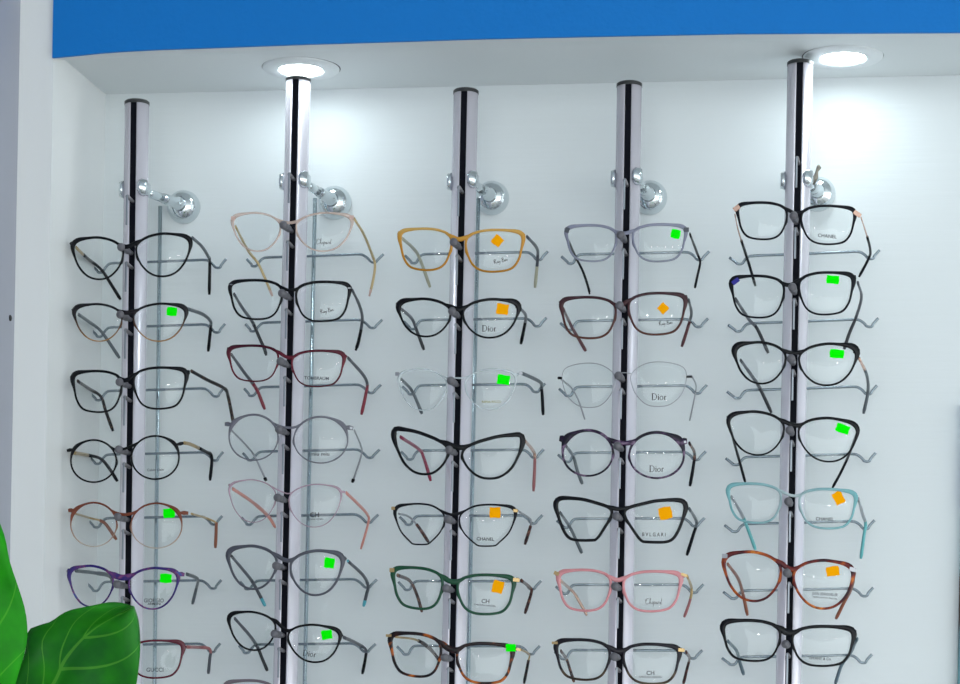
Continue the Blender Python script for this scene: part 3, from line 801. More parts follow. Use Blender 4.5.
A, B_, C_, D_, E_, F_, G_, H_ = (50, 160), (50, 290), (50, 420), (50, 550), (210, 200), (210, 330), (210, 460), (210, 570)
I_, J_, K_, L_ = (380, 210), (380, 350), (380, 480), (380, 590)
M_, N_, O_, P_ = (545, 210), (545, 350), (545, 480), (545, 590)
Q_, R_, S_, T_, U_ = (710, 150), (710, 260), (710, 380), (710, 460), (710, 540)
s19, s18, s21 = .1979, .1875, .2105
gt = lambda a, b='black': [(0, a, b)]
SPECS = [
 # ---------------- leftmost pole
 dict(p=0, n=0, o=A, t='cat', l=(114, 380, 358, 583), r=(420, 361, 684, 569), L=(98, 410), R=(692, 376), th=(9, 12, 30, 24), m='black', tm=[(0, .12, 'gold_t'), (.12, 1, 'black')], tmr=[(0, .4, 'gun_t'), (.4, 1, 'black')], thin=0,
      lt=[(128, 428), (180, 478), (250, 535), (300, 610), (345, 682)], rt=[(695, 380), (740, 420), (772, 470), (780, 500), (778, 658)],
      lab='glossy black cat-eye eyeglasses without sticker, topmost on the leftmost pole'),
 dict(p=0, n=1, o=B_, t='cat', l=(122, 71, 352, 250), r=(408, 69, 662, 250), L=(108, 100), R=(668, 92), th=(6, 11, 32, 24), m='black_amber', tm='gun_t', tmr=[(0, .5, 'gun_t'), (.5, 1, 'black')], thin=0,
      lt=[(140, 120), (190, 155), (240, 192), (275, 235), (340, 333)], rt=[(672, 92), (745, 118), (782, 150), (785, 180), (773, 300)], st=('g', 595, 105, 50, 42, 5),
      lab='cat-eye eyeglasses fading from black to amber, green sticker, second down the leftmost pole'),
 dict(p=0, n=2, o=B_, t='rect', l=(114, 397, 350, 596), r=(408, 380, 664, 580), L=(102, 430), R=(684, 398), th=(9, 12, 32, 24), m='black', tm='tortblk_t',
      lt=[(135, 445), (190, 482), (248, 520), (272, 590), (308, 690)], rt=[(690, 396), (770, 440), (850, 480), (870, 520), (898, 660)], elbr=.62,
      lab='black square eyeglasses with long mottled temples, third down the leftmost pole'),
 dict(p=0, n=3, o=C_, t='round', l=(102, 98, 324, 304), r=(398, 78, 630, 289), L=(82, 148), R=(652, 110), th=(8, 9, 24, 15), m='black', tm=[(0, .25, 'gold_t'), (.25, 1, 'black2')], thin=0,
      lt=[(115, 160), (185, 172), (245, 188), (285, 230), (330, 300)], rt=[(655, 112), (690, 120), (760, 155), (790, 182), (782, 295)], tx=[('Calvin Klein', 515, 243, 80, -2, m_print2)],
      lab='thin round black eyeglasses with gold temple bands, fourth down the leftmost pole'),
 dict(p=0, n=4, o=C_, t='round', l=(102, 405, 325, 618), r=(396, 408, 644, 626), L=(88, 438), R=(676, 452), th=(5, 9, 28, 16), m='brown_clear', tm=[(0, .5, 'gold_t'), (.5, 1, 'russet_t')],
      lt=[(115, 455), (200, 480), (265, 502), (325, 585)], rt=[(690, 458), (760, 478), (808, 500), (812, 525), (808, 625)], st=('g', 581, 455, 56, 46, -5),
      lab='round eyeglasses fading from russet to clear, thin gold temples, fifth down the leftmost pole'),
 dict(p=0, n=5, o=D_, s=s19, t='cat', l=(100, 82, 320, 288), r=(398, 93, 645, 298), L=(86, 98), R=(680, 122), th=(8, 12, 30, 34), m='purple', tm='gun_t', thin=0,
      lt=[(130, 105), (220, 115), (300, 130), (318, 170)], rt=[(690, 122), (735, 138), (748, 155), (738, 200), (720, 272)], elbr=.55, elbl=.8, st=('g', 585, 143, 58, 46, 3), tx=[('GIORGIO', 525, 255, 100, 0, m_print2, 1.15), ('ARMANI', 526, 272, 66, 0, m_print, .9)],
      lab='mottled purple eyeglasses just above the big leaf on the leftmost pole'),
 dict(p=0, n=6, o=D_, s=s19, t='rect', l=(90, 450, 325, 640), r=(402, 458, 670, 646), L=(76, 480), R=(682, 492), th=(9, 11, 34, 24), m='wine', tm=[(0, .55, 'pinkt'), (.55, 1, 'grey_t')],
      lt=[(120, 500), (200, 540), (260, 575), (290, 640)], rt=[(692, 490), (790, 494), (812, 512), (808, 545), (800, 625)], tx=[('GUCCI', 530, 605, 86, 0, m_print2)],
      lab='dark wine red eyeglasses lowest on the leftmost pole, half behind the big leaf'),
 # ---------------- second pole
 dict(p=1, n=0, o=E_, t='cat', l=(112, 64, 345, 250), r=(420, 64, 692, 250), L=(104, 85), R=(696, 82), th=(8, 10, 26, 16), m='pinkclear', tm=[(0, .9, 'beigegold_t'), (.9, 1, 'blush_tip')], tw=13, acc=('blush_tip', [(112, 90, 20, 20, 0), (692, 84, 22, 18, 0)]),
      lt=[(125, 130), (185, 245), (235, 310), (270, 385), (305, 470)], rt=[(705, 92), (750, 165), (790, 262), (806, 320), (795, 400), (778, 470)], tx=[('#chop', 555, 207, 76, 0)],
      lab='clear blush cat-eye eyeglasses with gold temples, topmost under the left lamp'),
 dict(p=1, n=1, o=E_, t='rect', l=(100, 393, 352, 582), r=(420, 401, 680, 592), L=(92, 414), R=(690, 430), th=(9, 13, 26, 17), m='black', tm='grey_t', tmr=[(0, .6, 'grey_t'), (.6, 1, 'black')], acc=('silver metal', [(103, 413, 14, 5, 0), (680, 430, 16, 5, 0)]),
      lt=[(118, 460), (160, 530), (205, 592), (240, 670), (265, 725), (275, 760)], rt=[(695, 440), (730, 515), (744, 582), (728, 680), (712, 735)], tx=[('#ray', 572, 543, 70, -10)],
      lab='black rectangular eyeglasses with silver corner dashes, second down the pole under the left lamp'),
 dict(p=1, n=2, o=F_, t='rect', l=(94, 78, 334, 250), r=(400, 103, 652, 276), L=(82, 90), R=(668, 132), th=(7, 12, 28, 19), m='burg', tm=[(0, .5, 'grey_t'), (.5, 1, 'redgrey_t')],
      lt=[(105, 120), (165, 205), (225, 285), (268, 388)], rt=[(675, 137), (745, 215), (768, 262), (762, 310), (740, 413)], tx=[('TOMBRAUM', 520, 235, 120, 2, m_print2, 1.0)],
      lab='burgundy rectangular eyeglasses with red temple ends, third down the pole under the left lamp'),
 dict(p=1, n=3, o=F_, t='round', l=(94, 415, 332, 636), r=(410, 425, 672, 650), L=(72, 456), R=(700, 478), th=(6, 10, 30, 13), m='greyclear', tm=[(0, .93, 'silver_t'), (.93, 1, 'black')],
      lt=[(105, 490), (165, 550), (215, 612), (250, 684), (275, 738)], rt=[(705, 490), (735, 560), (741, 602), (715, 690), (695, 745)], tx=[('miu miu', 538, 606, 90, 0, m_print, .8)], acc=('silver metal', [(690, 479, 14, 12, 0)]),
      lab='smoke grey round eyeglasses with wire temples, fourth down the pole under the left lamp'),
 dict(p=1, n=4, o=G_, t='cat', l=(96, 98, 322, 304), r=(385, 120, 640, 328), L=(90, 118), R=(660, 156), th=(4, 6, 16, 7), m='pinkthin', tm='blushlt_t', tw=12, thin=0,
      lt=[(110, 140), (200, 200), (280, 270), (320, 330)], rt=[(665, 160), (720, 212), (770, 268), (772, 312), (737, 435)], tx=[('CH', 510, 268, 44, 0), ('CAROLINA HERRERA', 512, 289, 84, 0, m_print2)], blift=4,
      lab='thin clear pink eyeglasses with salmon temples, fifth down the pole under the left lamp'),
 dict(p=1, n=5, o=G_, t='cat', l=(92, 422, 326, 630), r=(393, 445, 645, 660), L=(84, 440), R=(664, 486), th=(10, 14, 34, 22), m='slate', tm=[(0, .85, 'grey_t'), (.85, 1, 'cyan_t')],
      lt=[(105, 470), (160, 535), (205, 592), (240, 655), (270, 714)], rt=[(675, 495), (745, 560), (772, 612), (765, 655), (750, 715)], st=('g', 583, 503, 50, 50, 8), acc=('cyan_t', [(673, 493, 10, 14, -10)]),
      lab='slate grey cat-eye eyeglasses with cyan temple tips and green sticker'),
 dict(p=1, n=6, o=H_, s=s19, t='cat', l=(98, 213, 332, 405, 6), r=(394, 278, 655, 466, -12), L=(94, 228), R=(668, 334), th=(9, 11, 30, 20), m='black', tm='grey_t', tmr=[(0, .55, 'grey_t'), (.55, 1, 'black')],
      lt=[(125, 245), (200, 330), (240, 390), (265, 450), (290, 510)], rt=[(675, 340), (740, 370), (785, 400), (786, 440), (770, 525)], tx=[('#dior', 503, 422, 66, 8)], st=('g', 590, 327, 54, 46, -8),
      lab='tilted black cat-eye eyeglasses with green sticker, seventh down the pole under the left lamp'),
 dict(p=1, n=7, o=H_, s=s19, t='rect', l=(78, 560, 326, 750), r=(392, 590, 655, 780), L=(68, 572), R=(672, 618), th=(9, 14, 30, 22), m='mauve', tm='grey_t',
      lt=[(105, 600), (200, 690), (240, 740), (290, 850)], rt=[(675, 625), (745, 690), (785, 740), (770, 850)],
      lab='mauve grey eyeglasses cut off by the bottom edge, lowest under the left lamp'),
 # ---------------- middle pole
 dict(p=2, n=0, o=I_, t='rect', l=(98, 92, 350, 293), r=(418, 98, 698, 301), L=(86, 108), R=(706, 124), th=(10, 12, 28, 24), m='amber', tm='beige_t', tmr=[(0, .6, 'grey_t'), (.6, 1, 'beige_t')],
      lt=[(110, 140), (165, 190), (195, 240), (245, 378)], rt=[(718, 130), (765, 185), (770, 235), (757, 380)], st=('o', 573, 150, 48, 48, 40), tx=[('#ray', 590, 250, 72, -12)],
      lab='amber yellow rectangular eyeglasses with orange sticker, topmost on the middle pole'),
 dict(p=2, n=1, o=I_, t='cat', l=(94, 436, 346, 618), r=(405, 438, 674, 624), L=(80, 462), R=(676, 472), th=(9, 13, 38, 26), m='black', tm='grey_t', tmr=[(0, .35, 'grey_t'), (.35, 1, 'black')],
      lt=[(105, 485), (155, 530), (180, 590), (215, 684)], rt=[(684, 480), (710, 510), (710, 545), (688, 655)], st=('o', 598, 484, 58, 52, 8), tx=[('#dior', 533, 578, 68, 0)],
      lab='black cat-eye eyeglasses with orange sticker, second down the middle pole'),
 dict(p=2, n=2, o=J_, t='cat', l=(93, 95, 326, 295), r=(416, 95, 662, 291), L=(76, 116), R=(682, 113), th=(6, 8, 18, 10), m='clear', tm='gun_t', tmr=[(0, .5, 'gun_t'), (.5, 1, 'black2')], thin=0, blift=6,
      lt=[(105, 145), (150, 190), (180, 250), (205, 312)], rt=[(690, 112), (780, 155), (790, 190), (797, 318)], st=('g', 603, 145, 60, 46, 8), tx=[('NINA RICCI', 543, 253, 90, 0, m_printy, .9)], acc=('silver metal', [(84, 117, 20, 18, 0), (688, 113, 16, 16, 0)]),
      lab='crystal clear eyeglasses with dark temples and green sticker, third down the middle pole'),
 dict(p=2, n=3, o=J_, t='fly', l=(72, 396, 332, 606, 8), r=(402, 418, 692, 628), L=(72, 398), R=(696, 430), th=(11, 16, 32, 28), m='black', tm='magenta_t', tmr=[(0, .35, 'rose_t'), (.35, 1, 'pinkt')], thin=0,
      lt=[(100, 425), (190, 485), (215, 530), (248, 640)], rt=[(705, 440), (745, 488), (756, 530), (750, 690)],
      lab='large black butterfly eyeglasses with pink inner side, fourth down the middle pole'),
 dict(p=2, n=4, o=K_, t='hex', l=(75, 117, 316, 314), r=(387, 121, 660, 322), L=(62, 138), R=(674, 152), th=(7, 9, 24, 16), m='black2', tm=[(0, .45, 'silver_t'), (.45, 1, 'tort_t')], acc=('gold metal', [(64, 138, 18, 16, 0), (662, 150, 22, 14, 5)]),
      lt=[(90, 165), (140, 178), (185, 225), (238, 305)], rt=[(680, 155), (722, 182), (738, 210), (708, 315)], st=('o', 562, 159, 54, 52, 0), tx=[('CHANEL', 515, 288, 86, 2)],
      lab='thin black eyeglasses with flat-bottomed lenses and gold corners, fifth down the middle pole'),
 dict(p=2, n=5, o=K_, t='rect', l=(66, 430, 306, 628, 8), r=(378, 464, 652, 655, -3), L=(54, 438), R=(682, 486), th=(12, 14, 32, 28), m='green', tm='tort_t', acc=('gold metal', [(58, 440, 24, 20, 0), (666, 488, 32, 18, 8)]),
      lt=[(85, 465), (145, 492), (180, 560), (205, 645)], rt=[(690, 490), (735, 528), (738, 555), (708, 652)], st=('o', 576, 522, 54, 60, 15), tx=[('CH', 515, 592, 38, 2), ('CAROLINA HERRERA', 513, 612, 106, 5, m_print2)],
      lab='bottle green rectangular eyeglasses, sixth down the middle pole'),
 dict(p=2, n=6, o=L_, s=s18, t='rect', l=(58, 234, 326, 460, 10), r=(410, 286, 704, 497, -6), L=(44, 245), R=(730, 314), th=(13, 17, 36, 36), m='tort_dark', tm=[(0, .4, 'gold_t'), (.4, 1, 'tortblk_t')], acc=('gold metal', [(46, 243, 30, 14, 0), (738, 318, 26, 14, 15)]), sf=1,
      lt=[(80, 250), (190, 265), (265, 312), (320, 380)], rt=[(745, 315), (795, 342), (790, 385), (768, 498)], st=('g', 697, 308, 52, 40, 0),
      lab='dark tortoiseshell eyeglasses with green sticker on the rim, lowest on the middle pole'),
 # ---------------- fourth pole
 dict(p=3, n=0, o=M_, t='rect', l=(106, 76, 350, 250), r=(428, 72, 686, 251), L=(96, 96), R=(698, 94), th=(9, 13, 26, 20), m='lilac', tm='black2', tw=12, acc=('grey temple', [(108, 98, 22, 26, 15), (690, 96, 26, 22, 0)]),
      lt=[(102, 120), (145, 220), (185, 300), (212, 380), (218, 412)], rt=[(708, 118), (745, 215), (758, 255), (745, 320), (732, 382)], st=('g', 638, 117, 46, 44, 12),
      lab='translucent grey-lilac eyeglasses with green sticker and thin black temples'),
 dict(p=3, n=1, o=M_, t='rect', l=(82, 427, 346, 626), r=(408, 407, 684, 608), L=(70, 454), R=(696, 420), th=(10, 13, 30, 22), m='brown', tm='brown_t', tmr=[(0, .4, 'grey_t'), (.4, 1, 'brown_t')],
      lt=[(88, 480), (130, 570), (165, 630), (200, 690)], rt=[(702, 440), (715, 500), (705, 550), (668, 668)], st=('o', 577, 480, 44, 44, 45), tx=[('#ray', 590, 555, 70, -6)],
      lab='dark brown rectangular eyeglasses with a diamond-turned orange sticker'),
 dict(p=3, n=2, o=N_, t='but', l=(85, 64, 342, 281), r=(420, 58, 690, 276), L=(64, 137), R=(718, 130), th=(4, 4, 4, 5), m='wire', tm='silver_t', tw=13,
      lt=[(78, 142), (130, 187), (165, 250), (195, 340)], rt=[(720, 132), (738, 175), (730, 235), (707, 345)], tx=[('#dior', 557, 228, 72, 0)], acc=('black acetate', [(72, 137, 22, 12, 0), (704, 131, 28, 10, 0)]),
      lab='thin silver wire eyeglasses with black hinge stubs, third down the fourth pole'),
 dict(p=3, n=3, o=N_, t='round', l=(87, 394, 332, 615), r=(412, 404, 678, 626), L=(70, 426), R=(694, 440), th=(9, 14, 46, 26), m='tort_pur', tm='gun_t', tmr=[(0, .4, 'tort_t'), (.4, 1, 'black2')], thin=0,
      lt=[(100, 465), (138, 520), (158, 590), (182, 655)], rt=[(705, 455), (730, 502), (725, 565), (708, 665)], tx=[('#dior', 545, 580, 70, 0)], acc=('silver metal', [(684, 449, 12, 12, 0)]),
      lab='round plum tortoiseshell eyeglasses, fourth down the fourth pole'),
 dict(p=3, n=4, o=O_, t='ang', l=(56, 91, 328, 294, 2), r=(386, 98, 684, 303, -2), L=(56, 102), R=(690, 112), th=(13, 16, 30, 24), m='black', tm='gun_t', tmr=[(0, .4, 'gun_t'), (.4, 1, 'black2')], thin=0,
      lt=[(75, 160), (122, 232), (150, 290), (180, 358)], rt=[(705, 140), (740, 205), (725, 265), (693, 368)], st=('o', 588, 162, 64, 60, -12), tx=[('B V L G A R I', 532, 266, 114, 1, m_print, 1.2)],
      lab='large angular black eyeglasses with orange sticker, fifth down the fourth pole'),
 dict(p=3, n=5, o=O_, t='rect', l=(68, 440, 322, 638), r=(382, 447, 662, 641), L=(52, 454), R=(684, 464), th=(11, 13, 32, 24), m='pink', tm='rose_t', tmr=[(0, .5, 'gold_t'), (.5, 1, 'pinkt')], thin=0, tw=14,
      lt=[(75, 490), (138, 548), (165, 590), (205, 662)], rt=[(695, 470), (716, 530), (708, 590), (680, 670)], tx=[('#chop', 530, 597, 84, 0)], acc=('gold metal', [(56, 456, 26, 18, 20), (680, 464, 30, 14, 20)]),
      lab='rose pink rectangular eyeglasses, sixth down the fourth pole'),
 dict(p=3, n=6, o=P_, s=s18, t='rect', l=(62, 267, 346, 478, 4), r=(418, 290, 714, 500, -6), L=(50, 278), R=(735, 320), th=(12, 16, 36, 32), m='tort_low', tm='tort_t', acc=('gold metal', [(52, 282, 32, 14, 0), (728, 320, 34, 18, 5)]),
      lt=[(85, 325), (115, 370), (135, 430), (155, 490)], rt=[(752, 330), (770, 362), (755, 430), (738, 500)], tx=[('CH', 562, 442, 42, 0), ('CAROLINA HERRERA', 562, 464, 122, 1, m_print2)],
      lab='black eyeglasses turning tortoiseshell below, lowest on the fourth pole'),
 # ---------------- rightmost pole
 dict(p=4, n=0, o=Q_, t='rect', l=(136, 258, 376, 436), r=(445, 274, 706, 460, -4), L=(124, 284), R=(728, 318), th=(9, 13, 26, 20), m='black2', tm=[(0, .3, 'rose_t'), (.3, 1, 'black2')], tw=13, acc=('rose gold metal', [(130, 284, 34, 24, -35), (720, 312, 40, 22, 35)]),
      lt=[(122, 315), (140, 400), (185, 540), (222, 665)], rt=[(738, 330), (768, 425), (783, 490), (775, 530), (728, 620)], tx=[('CHANEL', 573, 420, 92, 5)], elbr=.62,
      lab='black rectangular eyeglasses with rose-gold corners, topmost on the rightmost pole'),
 dict(p=4, n=1, o=R_, t='rect', l=(107, 79, 362, 281), r=(435, 62, 698, 266), L=(98, 108), R=(714, 80), th=(9, 13, 32, 22), m='black2', tm='grey_t', acc=('cobalt blue acetate', [(125, 104, 38, 22, -38)]), elbr=.5, elbl=.5,
      lt=[(125, 190), (190, 290), (230, 335), (285, 455)], rt=[(722, 110), (740, 180), (715, 275), (680, 360), (655, 437)], st=('g', 600, 96, 62, 40, 5),
      lab='black eyeglasses with a cobalt blue corner, second down the rightmost pole'),
 dict(p=4, n=2, o=R_, t='cat', l=(124, 404, 370, 604), r=(434, 411, 714, 612), L=(118, 424), R=(714, 448), th=(9, 13, 42, 22), m='black', tm='grey_t', tmr=[(0, .2, 'rose_t'), (.2, 1, 'gun_t')], thin=0,
      lt=[(150, 490), (200, 560), (240, 620), (300, 746)], rt=[(728, 480), (765, 560), (772, 640), (750, 750)], st=('g', 620, 458, 70, 42, 5),
      lab='black cat-eye eyeglasses with thick outer rims, third down the rightmost pole'),
 dict(p=4, n=3, o=S_, t='cat', l=(93, 157, 362, 366, 2), r=(432, 188, 718, 399, -12), L=(86, 170), R=(720, 230), th=(8, 13, 30, 24), m='black', tm='black2', tw=13, elbr=.5, elbl=.6,
      lt=[(92, 205), (122, 320), (145, 400), (172, 500)], rt=[(720, 250), (685, 350), (645, 440), (598, 527)], st=('g', 648, 238, 66, 42, 20),
      lab='tilted black cat-eye eyeglasses with green sticker just above the aqua pair'),
 dict(p=4, n=4, o=T_, t='rect', l=(90, 117, 348, 306, 4), r=(436, 143, 710, 334, -6), L=(84, 130), R=(716, 168), th=(10, 13, 28, 16), m='aqua', tm=[(0, .35, 'silver_t'), (.35, 1, 'grad_aqua_t')], thin=0,
      lt=[(105, 180), (155, 265), (190, 350), (222, 438)], rt=[(725, 190), (745, 265), (760, 312), (752, 370), (737, 482)], st=('o', 628, 185, 48, 62, -28), tx=[('CHANEL', 561, 288, 88, 2)],
      lab='pale aqua rectangular eyeglasses with orange sticker'),
 dict(p=4, n=5, o=U_, s=s21, t='cat', l=(68, 58, 338, 290, 4), r=(396, 98, 678, 326, -8), L=(62, 78), R=(684, 138), th=(11, 14, 30, 26), m='tort_or', tm='russet_t', tmr='x', acc=('silver metal', [(70, 76, 26, 20, 0), (678, 140, 32, 20, 12)]), elbr=.5,
      lt=[(85, 115), (132, 180), (155, 250), (178, 358)], rt=[(688, 160), (672, 230), (640, 290), (598, 375)], st=('o', 583, 148, 62, 46, -8), tx=[('JUNN LENNOUELLER', 546, 259, 122, 4, m_print2, 1.5), ('FRENCHOPTIC  PAR EYE', 546, 275, 116, 5, m_print2, 1.0)],
      lab='large round orange tortoiseshell eyeglasses, sixth down the rightmost pole'),
 dict(p=4, n=6, o=U_, s=s21, t='rect', l=(64, 384, 334, 574, 4), r=(390, 412, 680, 598, -2), L=(56, 396), R=(695, 436), th=(10, 15, 36, 34), m='black', tm='blue_grey_t', elbr=.45,
      lt=[(85, 480), (125, 525), (140, 575), (160, 640)], rt=[(700, 470), (665, 540), (625, 595), (595, 684)], tx=[('TIFFANY & Co.', 522, 563, 110, 3)],
      lab='angular navy-black eyeglasses lowest on the rightmost pole'),
]
for sp in SPECS:
    if sp.get('tmr') == 'x': del sp['tmr']
    spectacles(sp)

# ------------------------------------------------------------------ large-leaved plant at the left
def leaf_mat(name, base, dark, vein):
    m, nt, b = new_mat(name)
    uv = nt.nodes.new('ShaderNodeUVMap'); sp = nt.nodes.new('ShaderNodeSeparateXYZ'); nt.links.new(uv.outputs[0], sp.inputs[0])
    def math_(op, a, c=None):
        n = nt.nodes.new('ShaderNodeMath'); n.operation = op
        for i, v in enumerate((a, c)):
            if v is None: continue
            if isinstance(v, (int, float)): n.inputs[i].default_value = v
            else: nt.links.new(v, n.inputs[i])
        return n.outputs[0]
    t = math_('ABSOLUTE', math_('SUBTRACT', sp.outputs['Y'], 0.5))          # 0 at midrib .. 0.5 edge
    f = math_('FRACT', math_('SUBTRACT', math_('MULTIPLY', sp.outputs['X'], 5.0), math_('MULTIPLY', t, 3.6)))
    side = math_('LESS_THAN', math_('ABSOLUTE', math_('SUBTRACT', f, 0.5)), math_('SUBTRACT', 0.050, math_('MULTIPLY', t, 0.075)))
    mid = math_('LESS_THAN', t, math_('SUBTRACT', 0.024, math_('MULTIPLY', sp.outputs['X'], 0.018)))
    v = math_('MAXIMUM', side, mid)
    tc = nt.nodes.new('ShaderNodeTexCoord'); n = nt.nodes.new('ShaderNodeTexNoise'); n.inputs['Scale'].default_value = 35; n.inputs['Detail'].default_value = 5
    nt.links.new(tc.outputs['Object'], n.inputs[0])
    m1 = nt.nodes.new('ShaderNodeMixRGB'); m1.inputs[1].default_value = dark; m1.inputs[2].default_value = base
    cr_ = nt.nodes.new('ShaderNodeValToRGB'); cr_.color_ramp.elements[0].position = .35; cr_.color_ramp.elements[1].position = .65
    nt.links.new(n.outputs[0], cr_.inputs[0]); nt.links.new(cr_.outputs[0], m1.inputs[0])
    m2 = nt.nodes.new('ShaderNodeMixRGB'); m2.inputs[2].default_value = vein
    nt.links.new(math_('MULTIPLY', v, 0.4), m2.inputs[0]); nt.links.new(m1.outputs[0], m2.inputs[1])
    nt.links.new(m2.outputs[0], b.inputs['Base Color'])
    bp = nt.nodes.new('ShaderNodeBump'); bp.inputs['Strength'].default_value = .35; bp.inputs['Distance'].default_value = .002
    nt.links.new(v, bp.inputs['Height']); nt.links.new(bp.outputs[0], b.inputs['Normal'])
    b.inputs['Roughness'].default_value = 0.42
    b.inputs['Specular IOR Level'].default_value = 0.15
    return m
m_leaf = leaf_mat('glossy green leaf', rgb(26, 146, 2), rgb(16, 118, 4), rgb(84, 176, 40))
m_leaf2 = leaf_mat('deep green leaf', rgb(34, 126, 22), rgb(26, 98, 32), rgb(100, 176, 60))
Y_LEAF = -0.92

def leaf(name, mid, left, right, y0, tilt, m, parent, curl=0.018, label=None):
    """mid/left/right: pixel polylines from base to tip"""
    ml, ll, rl = [smooth_pts([Vector((x, y, 0)) for x, y in P], 8) for P in (mid, left, right)]
    def samp(pl, t):
        L = [0]
        for a, b in zip(pl, pl[1:]): L.append(L[-1] + (b - a).length)
        s_ = t * L[-1]
        for k in range(len(pl) - 1):
            if L[k + 1] >= s_: return pl[k].lerp(pl[k + 1], (s_ - L[k]) / max(1e-9, L[k + 1] - L[k]))
        return pl[-1]
    NU, NV = 36, 16
    bm = bmesh.new(); uvl = bm.loops.layers.uv.new('UVMap'); G = []
    for i in range(NU + 1):
        u = i / NU; c, a, b = samp(ml, u), samp(ll, u), samp(rl, u); row = []
        for j in range(-NV // 2, NV // 2 + 1):
            v = j / (NV / 2); e = a if v < 0 else b; av = abs(v)
            p = c.lerp(e, av)
            y = y0 + tilt * (u - .5) - curl * (1.2 * av - .9 * av * av) - 0.004 * math.sin(u * 15 + av * 3) * av + 0.012 * v
            row.append((bm.verts.new(at(p.x, p.y, y)), (u, .5 + v / 2)))
        G.append(row)
    for i in range(NU):
        for j in range(NV):
            q = [G[i][j], G[i + 1][j], G[i + 1][j + 1], G[i][j + 1]]
            try: f = bm.faces.new([w[0] for w in q])
            except ValueError: continue
            for lp, w in zip(f.loops, q): lp[uvl].uv = w[1]
    # remove zero-width tip faces
    me = bpy.data.meshes.new(name); bm.to_mesh(me); bm.free()
    xs = [v.co for v in me.vertices]
    org = Vector((xs[NV // 2].x, xs[NV // 2].y, xs[NV // 2].z))
    o = link(name, me, m, parent, True, org)
    mod = o.modifiers.new('thickness', 'SOLIDIFY'); mod.thickness = 0.0006
    return o, org

px_ = at(-20, 800, Y_LEAF)
pot_c = Vector((px_.x - 0.03, Y_LEAF, 0))
plant = thing('leafy_plant', 'tall potted plant with big glossy green leaves at the lower left', 'plant', (pot_c.x, pot_c.y, 0))
bm = bmesh.new(); lathe(bm, [(0.09, 0.001), (0.11, 0.02), (0.135, 0.30), (0.142, 0.30), (0.142, 0.33), (0.128, 0.33), (0.122, 0.29), (0.0, 0.285)], pot_c, (0, 0, 1), 40, True, False)
build(bm, 'pot', pmat('white glazed pot', rgb(220, 220, 216), .3), plant, True)
bm = bmesh.new(); lathe(bm, [(0.0005, 0.30), (0.06, 0.302), (0.122, 0.296)], pot_c, (0, 0, 1), 30, True, False)
build(bm, 'soil', pmat('dark soil', rgb(52, 40, 30), .9, bump=((90, 90, 90), .8, .004)), plant, True)
m_stem = pmat('green stalk', rgb(52, 120, 34), .5)
leaves = []
leaves.append(leaf('leaf', [(-6, 742), (48, 690), (66, 657), (92, 630), (133.5, 606)],
                   [(-6, 742), (4, 706), (17, 676), (26, 650), (28.5, 631), (40, 625), (51, 621.5), (60, 615), (72, 609.5), (96, 605), (109, 602.6), (122, 603), (133.5, 606)],
                   [(-6, 742), (40, 765), (90, 745), (128, 712), (136.5, 684), (139.6, 655), (139.4, 634), (137.5, 618), (133.5, 606)], Y_LEAF, -0.03, m_leaf2, plant))
leaves.append(leaf('leaf', [(-60, 770), (-52, 700), (-46, 620), (-34, 480)],
                   [(-60, 770), (-105, 740), (-120, 660), (-100, 560), (-34, 480)],
                   [(-60, 770), (-20, 752), (8, 705), (20, 668), (26.4, 645), (27.2, 625), (24.5, 607), (18, 586), (10, 562), (4, 535), (-8, 510), (-34, 480)], Y_LEAF - 0.07, -0.02, m_leaf, plant, 0.012))
leaves.append(leaf('leaf', [(-30, 900), (-80, 840), (-150, 800), (-210, 790)], [(-30, 900), (-100, 900), (-170, 850), (-210, 790)], [(-30, 900), (-60, 800), (-130, 750), (-210, 790)], Y_LEAF + 0.10, 0.1, m_leaf, plant))
leaves.append(leaf('leaf', [(-10, 930), (60, 900), (130, 880), (190, 890)], [(-10, 930), (30, 850), (110, 830), (190, 890)], [(-10, 930), (60, 970), (140, 950), (190, 890)], Y_LEAF - 0.10, -0.1, m_leaf2, plant))
for (lf, org) in leaves:
    b0 = pot_c + Vector(((org.x - pot_c.x) * .15, (org.y - pot_c.y) * .15, 0.29))
    pts = smooth_pts([b0, b0.lerp(org, .5) + Vector((0, 0, 0.02)), org], 8)
    bm = bmesh.new(); tube(bm, pts, [0.006 - 0.003 * k / (len(pts) - 1) for k in range(len(pts))], 10)
    build(bm, 'stalk', m_stem, plant, True)

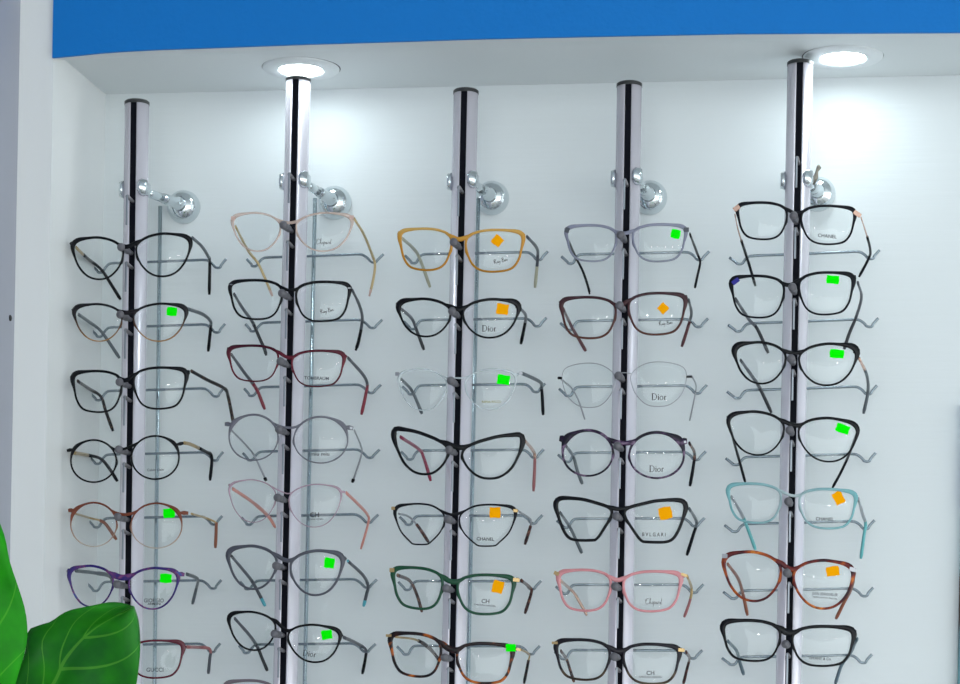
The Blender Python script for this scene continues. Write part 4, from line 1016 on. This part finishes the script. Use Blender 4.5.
# ------------------------------------------------------------------ poster at the right edge, wall screw
pt, pb = at(957.3, 404, -0.010), at(957.3, 700, -0.010)
mp_, nt, b = new_mat('printed poster')
tc = nt.nodes.new('ShaderNodeTexCoord'); sp_ = nt.nodes.new('ShaderNodeSeparateXYZ'); rp = nt.nodes.new('ShaderNodeValToRGB')
nt.links.new(tc.outputs['Generated'], sp_.inputs[0]); nt.links.new(sp_.outputs['Z'], rp.inputs[0]); nt.links.new(rp.outputs[0], b.inputs['Base Color'])
el = rp.color_ramp.elements
H = 0.62
def zf(py): return 1 - (pt.z - at(957.3, py, -0.010).z) / H
stops = [(0, (40, 110, 120)), (zf(684), (70, 130, 138)), (zf(632), (60, 96, 104)), (zf(622), (34, 24, 26)), (zf(578), (52, 32, 32)), (zf(570), (120, 170, 180)), (zf(530), (196, 226, 232)), (zf(509), (200, 232, 240)), (zf(507), (24, 110, 176)), (zf(450), (40, 120, 180)), (zf(440), (150, 196, 220)), (1, (60, 140, 196))]
el[0].position = 0; el[0].color = rgb(*stops[0][1]); el[1].position = 1; el[1].color = rgb(*stops[-1][1])
for p, c in stops[1:-1]:
    e = el.new(p); e.color = rgb(*c)
b.inputs['Roughness'].default_value = .3
bm = bmesh.new(); box(bm, pb.x, pb.x + 0.42, -0.010, -0.0003, pt.z - H, pt.z, 0.0008)
po = build(bm, 'wall_poster', mp_)
tag(po, 'blue and teal printed poster board at the right edge of the back wall', 'poster')
hc = at_x(10, 318, X_LEFT)
bm = bmesh.new(); lathe(bm, [(0.0035, 0), (0.0035, 0.0008), (0.002, 0.0016)], hc, (1, 0, 0), 14)
tag(build(bm, 'wall_screw', pmat('black screw head', rgb(18, 18, 20), .5)), 'small black screw head in the grey wall at the far left', 'screw')

# ------------------------------------------------------------------ light
w = bpy.data.worlds.new('daylight from the shop front'); C.world = w; w.use_nodes = True
bg = w.node_tree.nodes['Background']
bg.inputs[0].default_value = (0.905, 0.96, 0.97, 1); bg.inputs[1].default_value = 2.7
C.view_settings.view_transform = 'Standard'; C.view_settings.look = 'None'
C.view_settings.exposure = 0.0; C.view_settings.gamma = 1.0
C.view_settings.use_curve_mapping = False
C.cycles.sample_clamp_indirect = 40; C.cycles.max_bounces = 10; C.cycles.transparent_max_bounces = 24
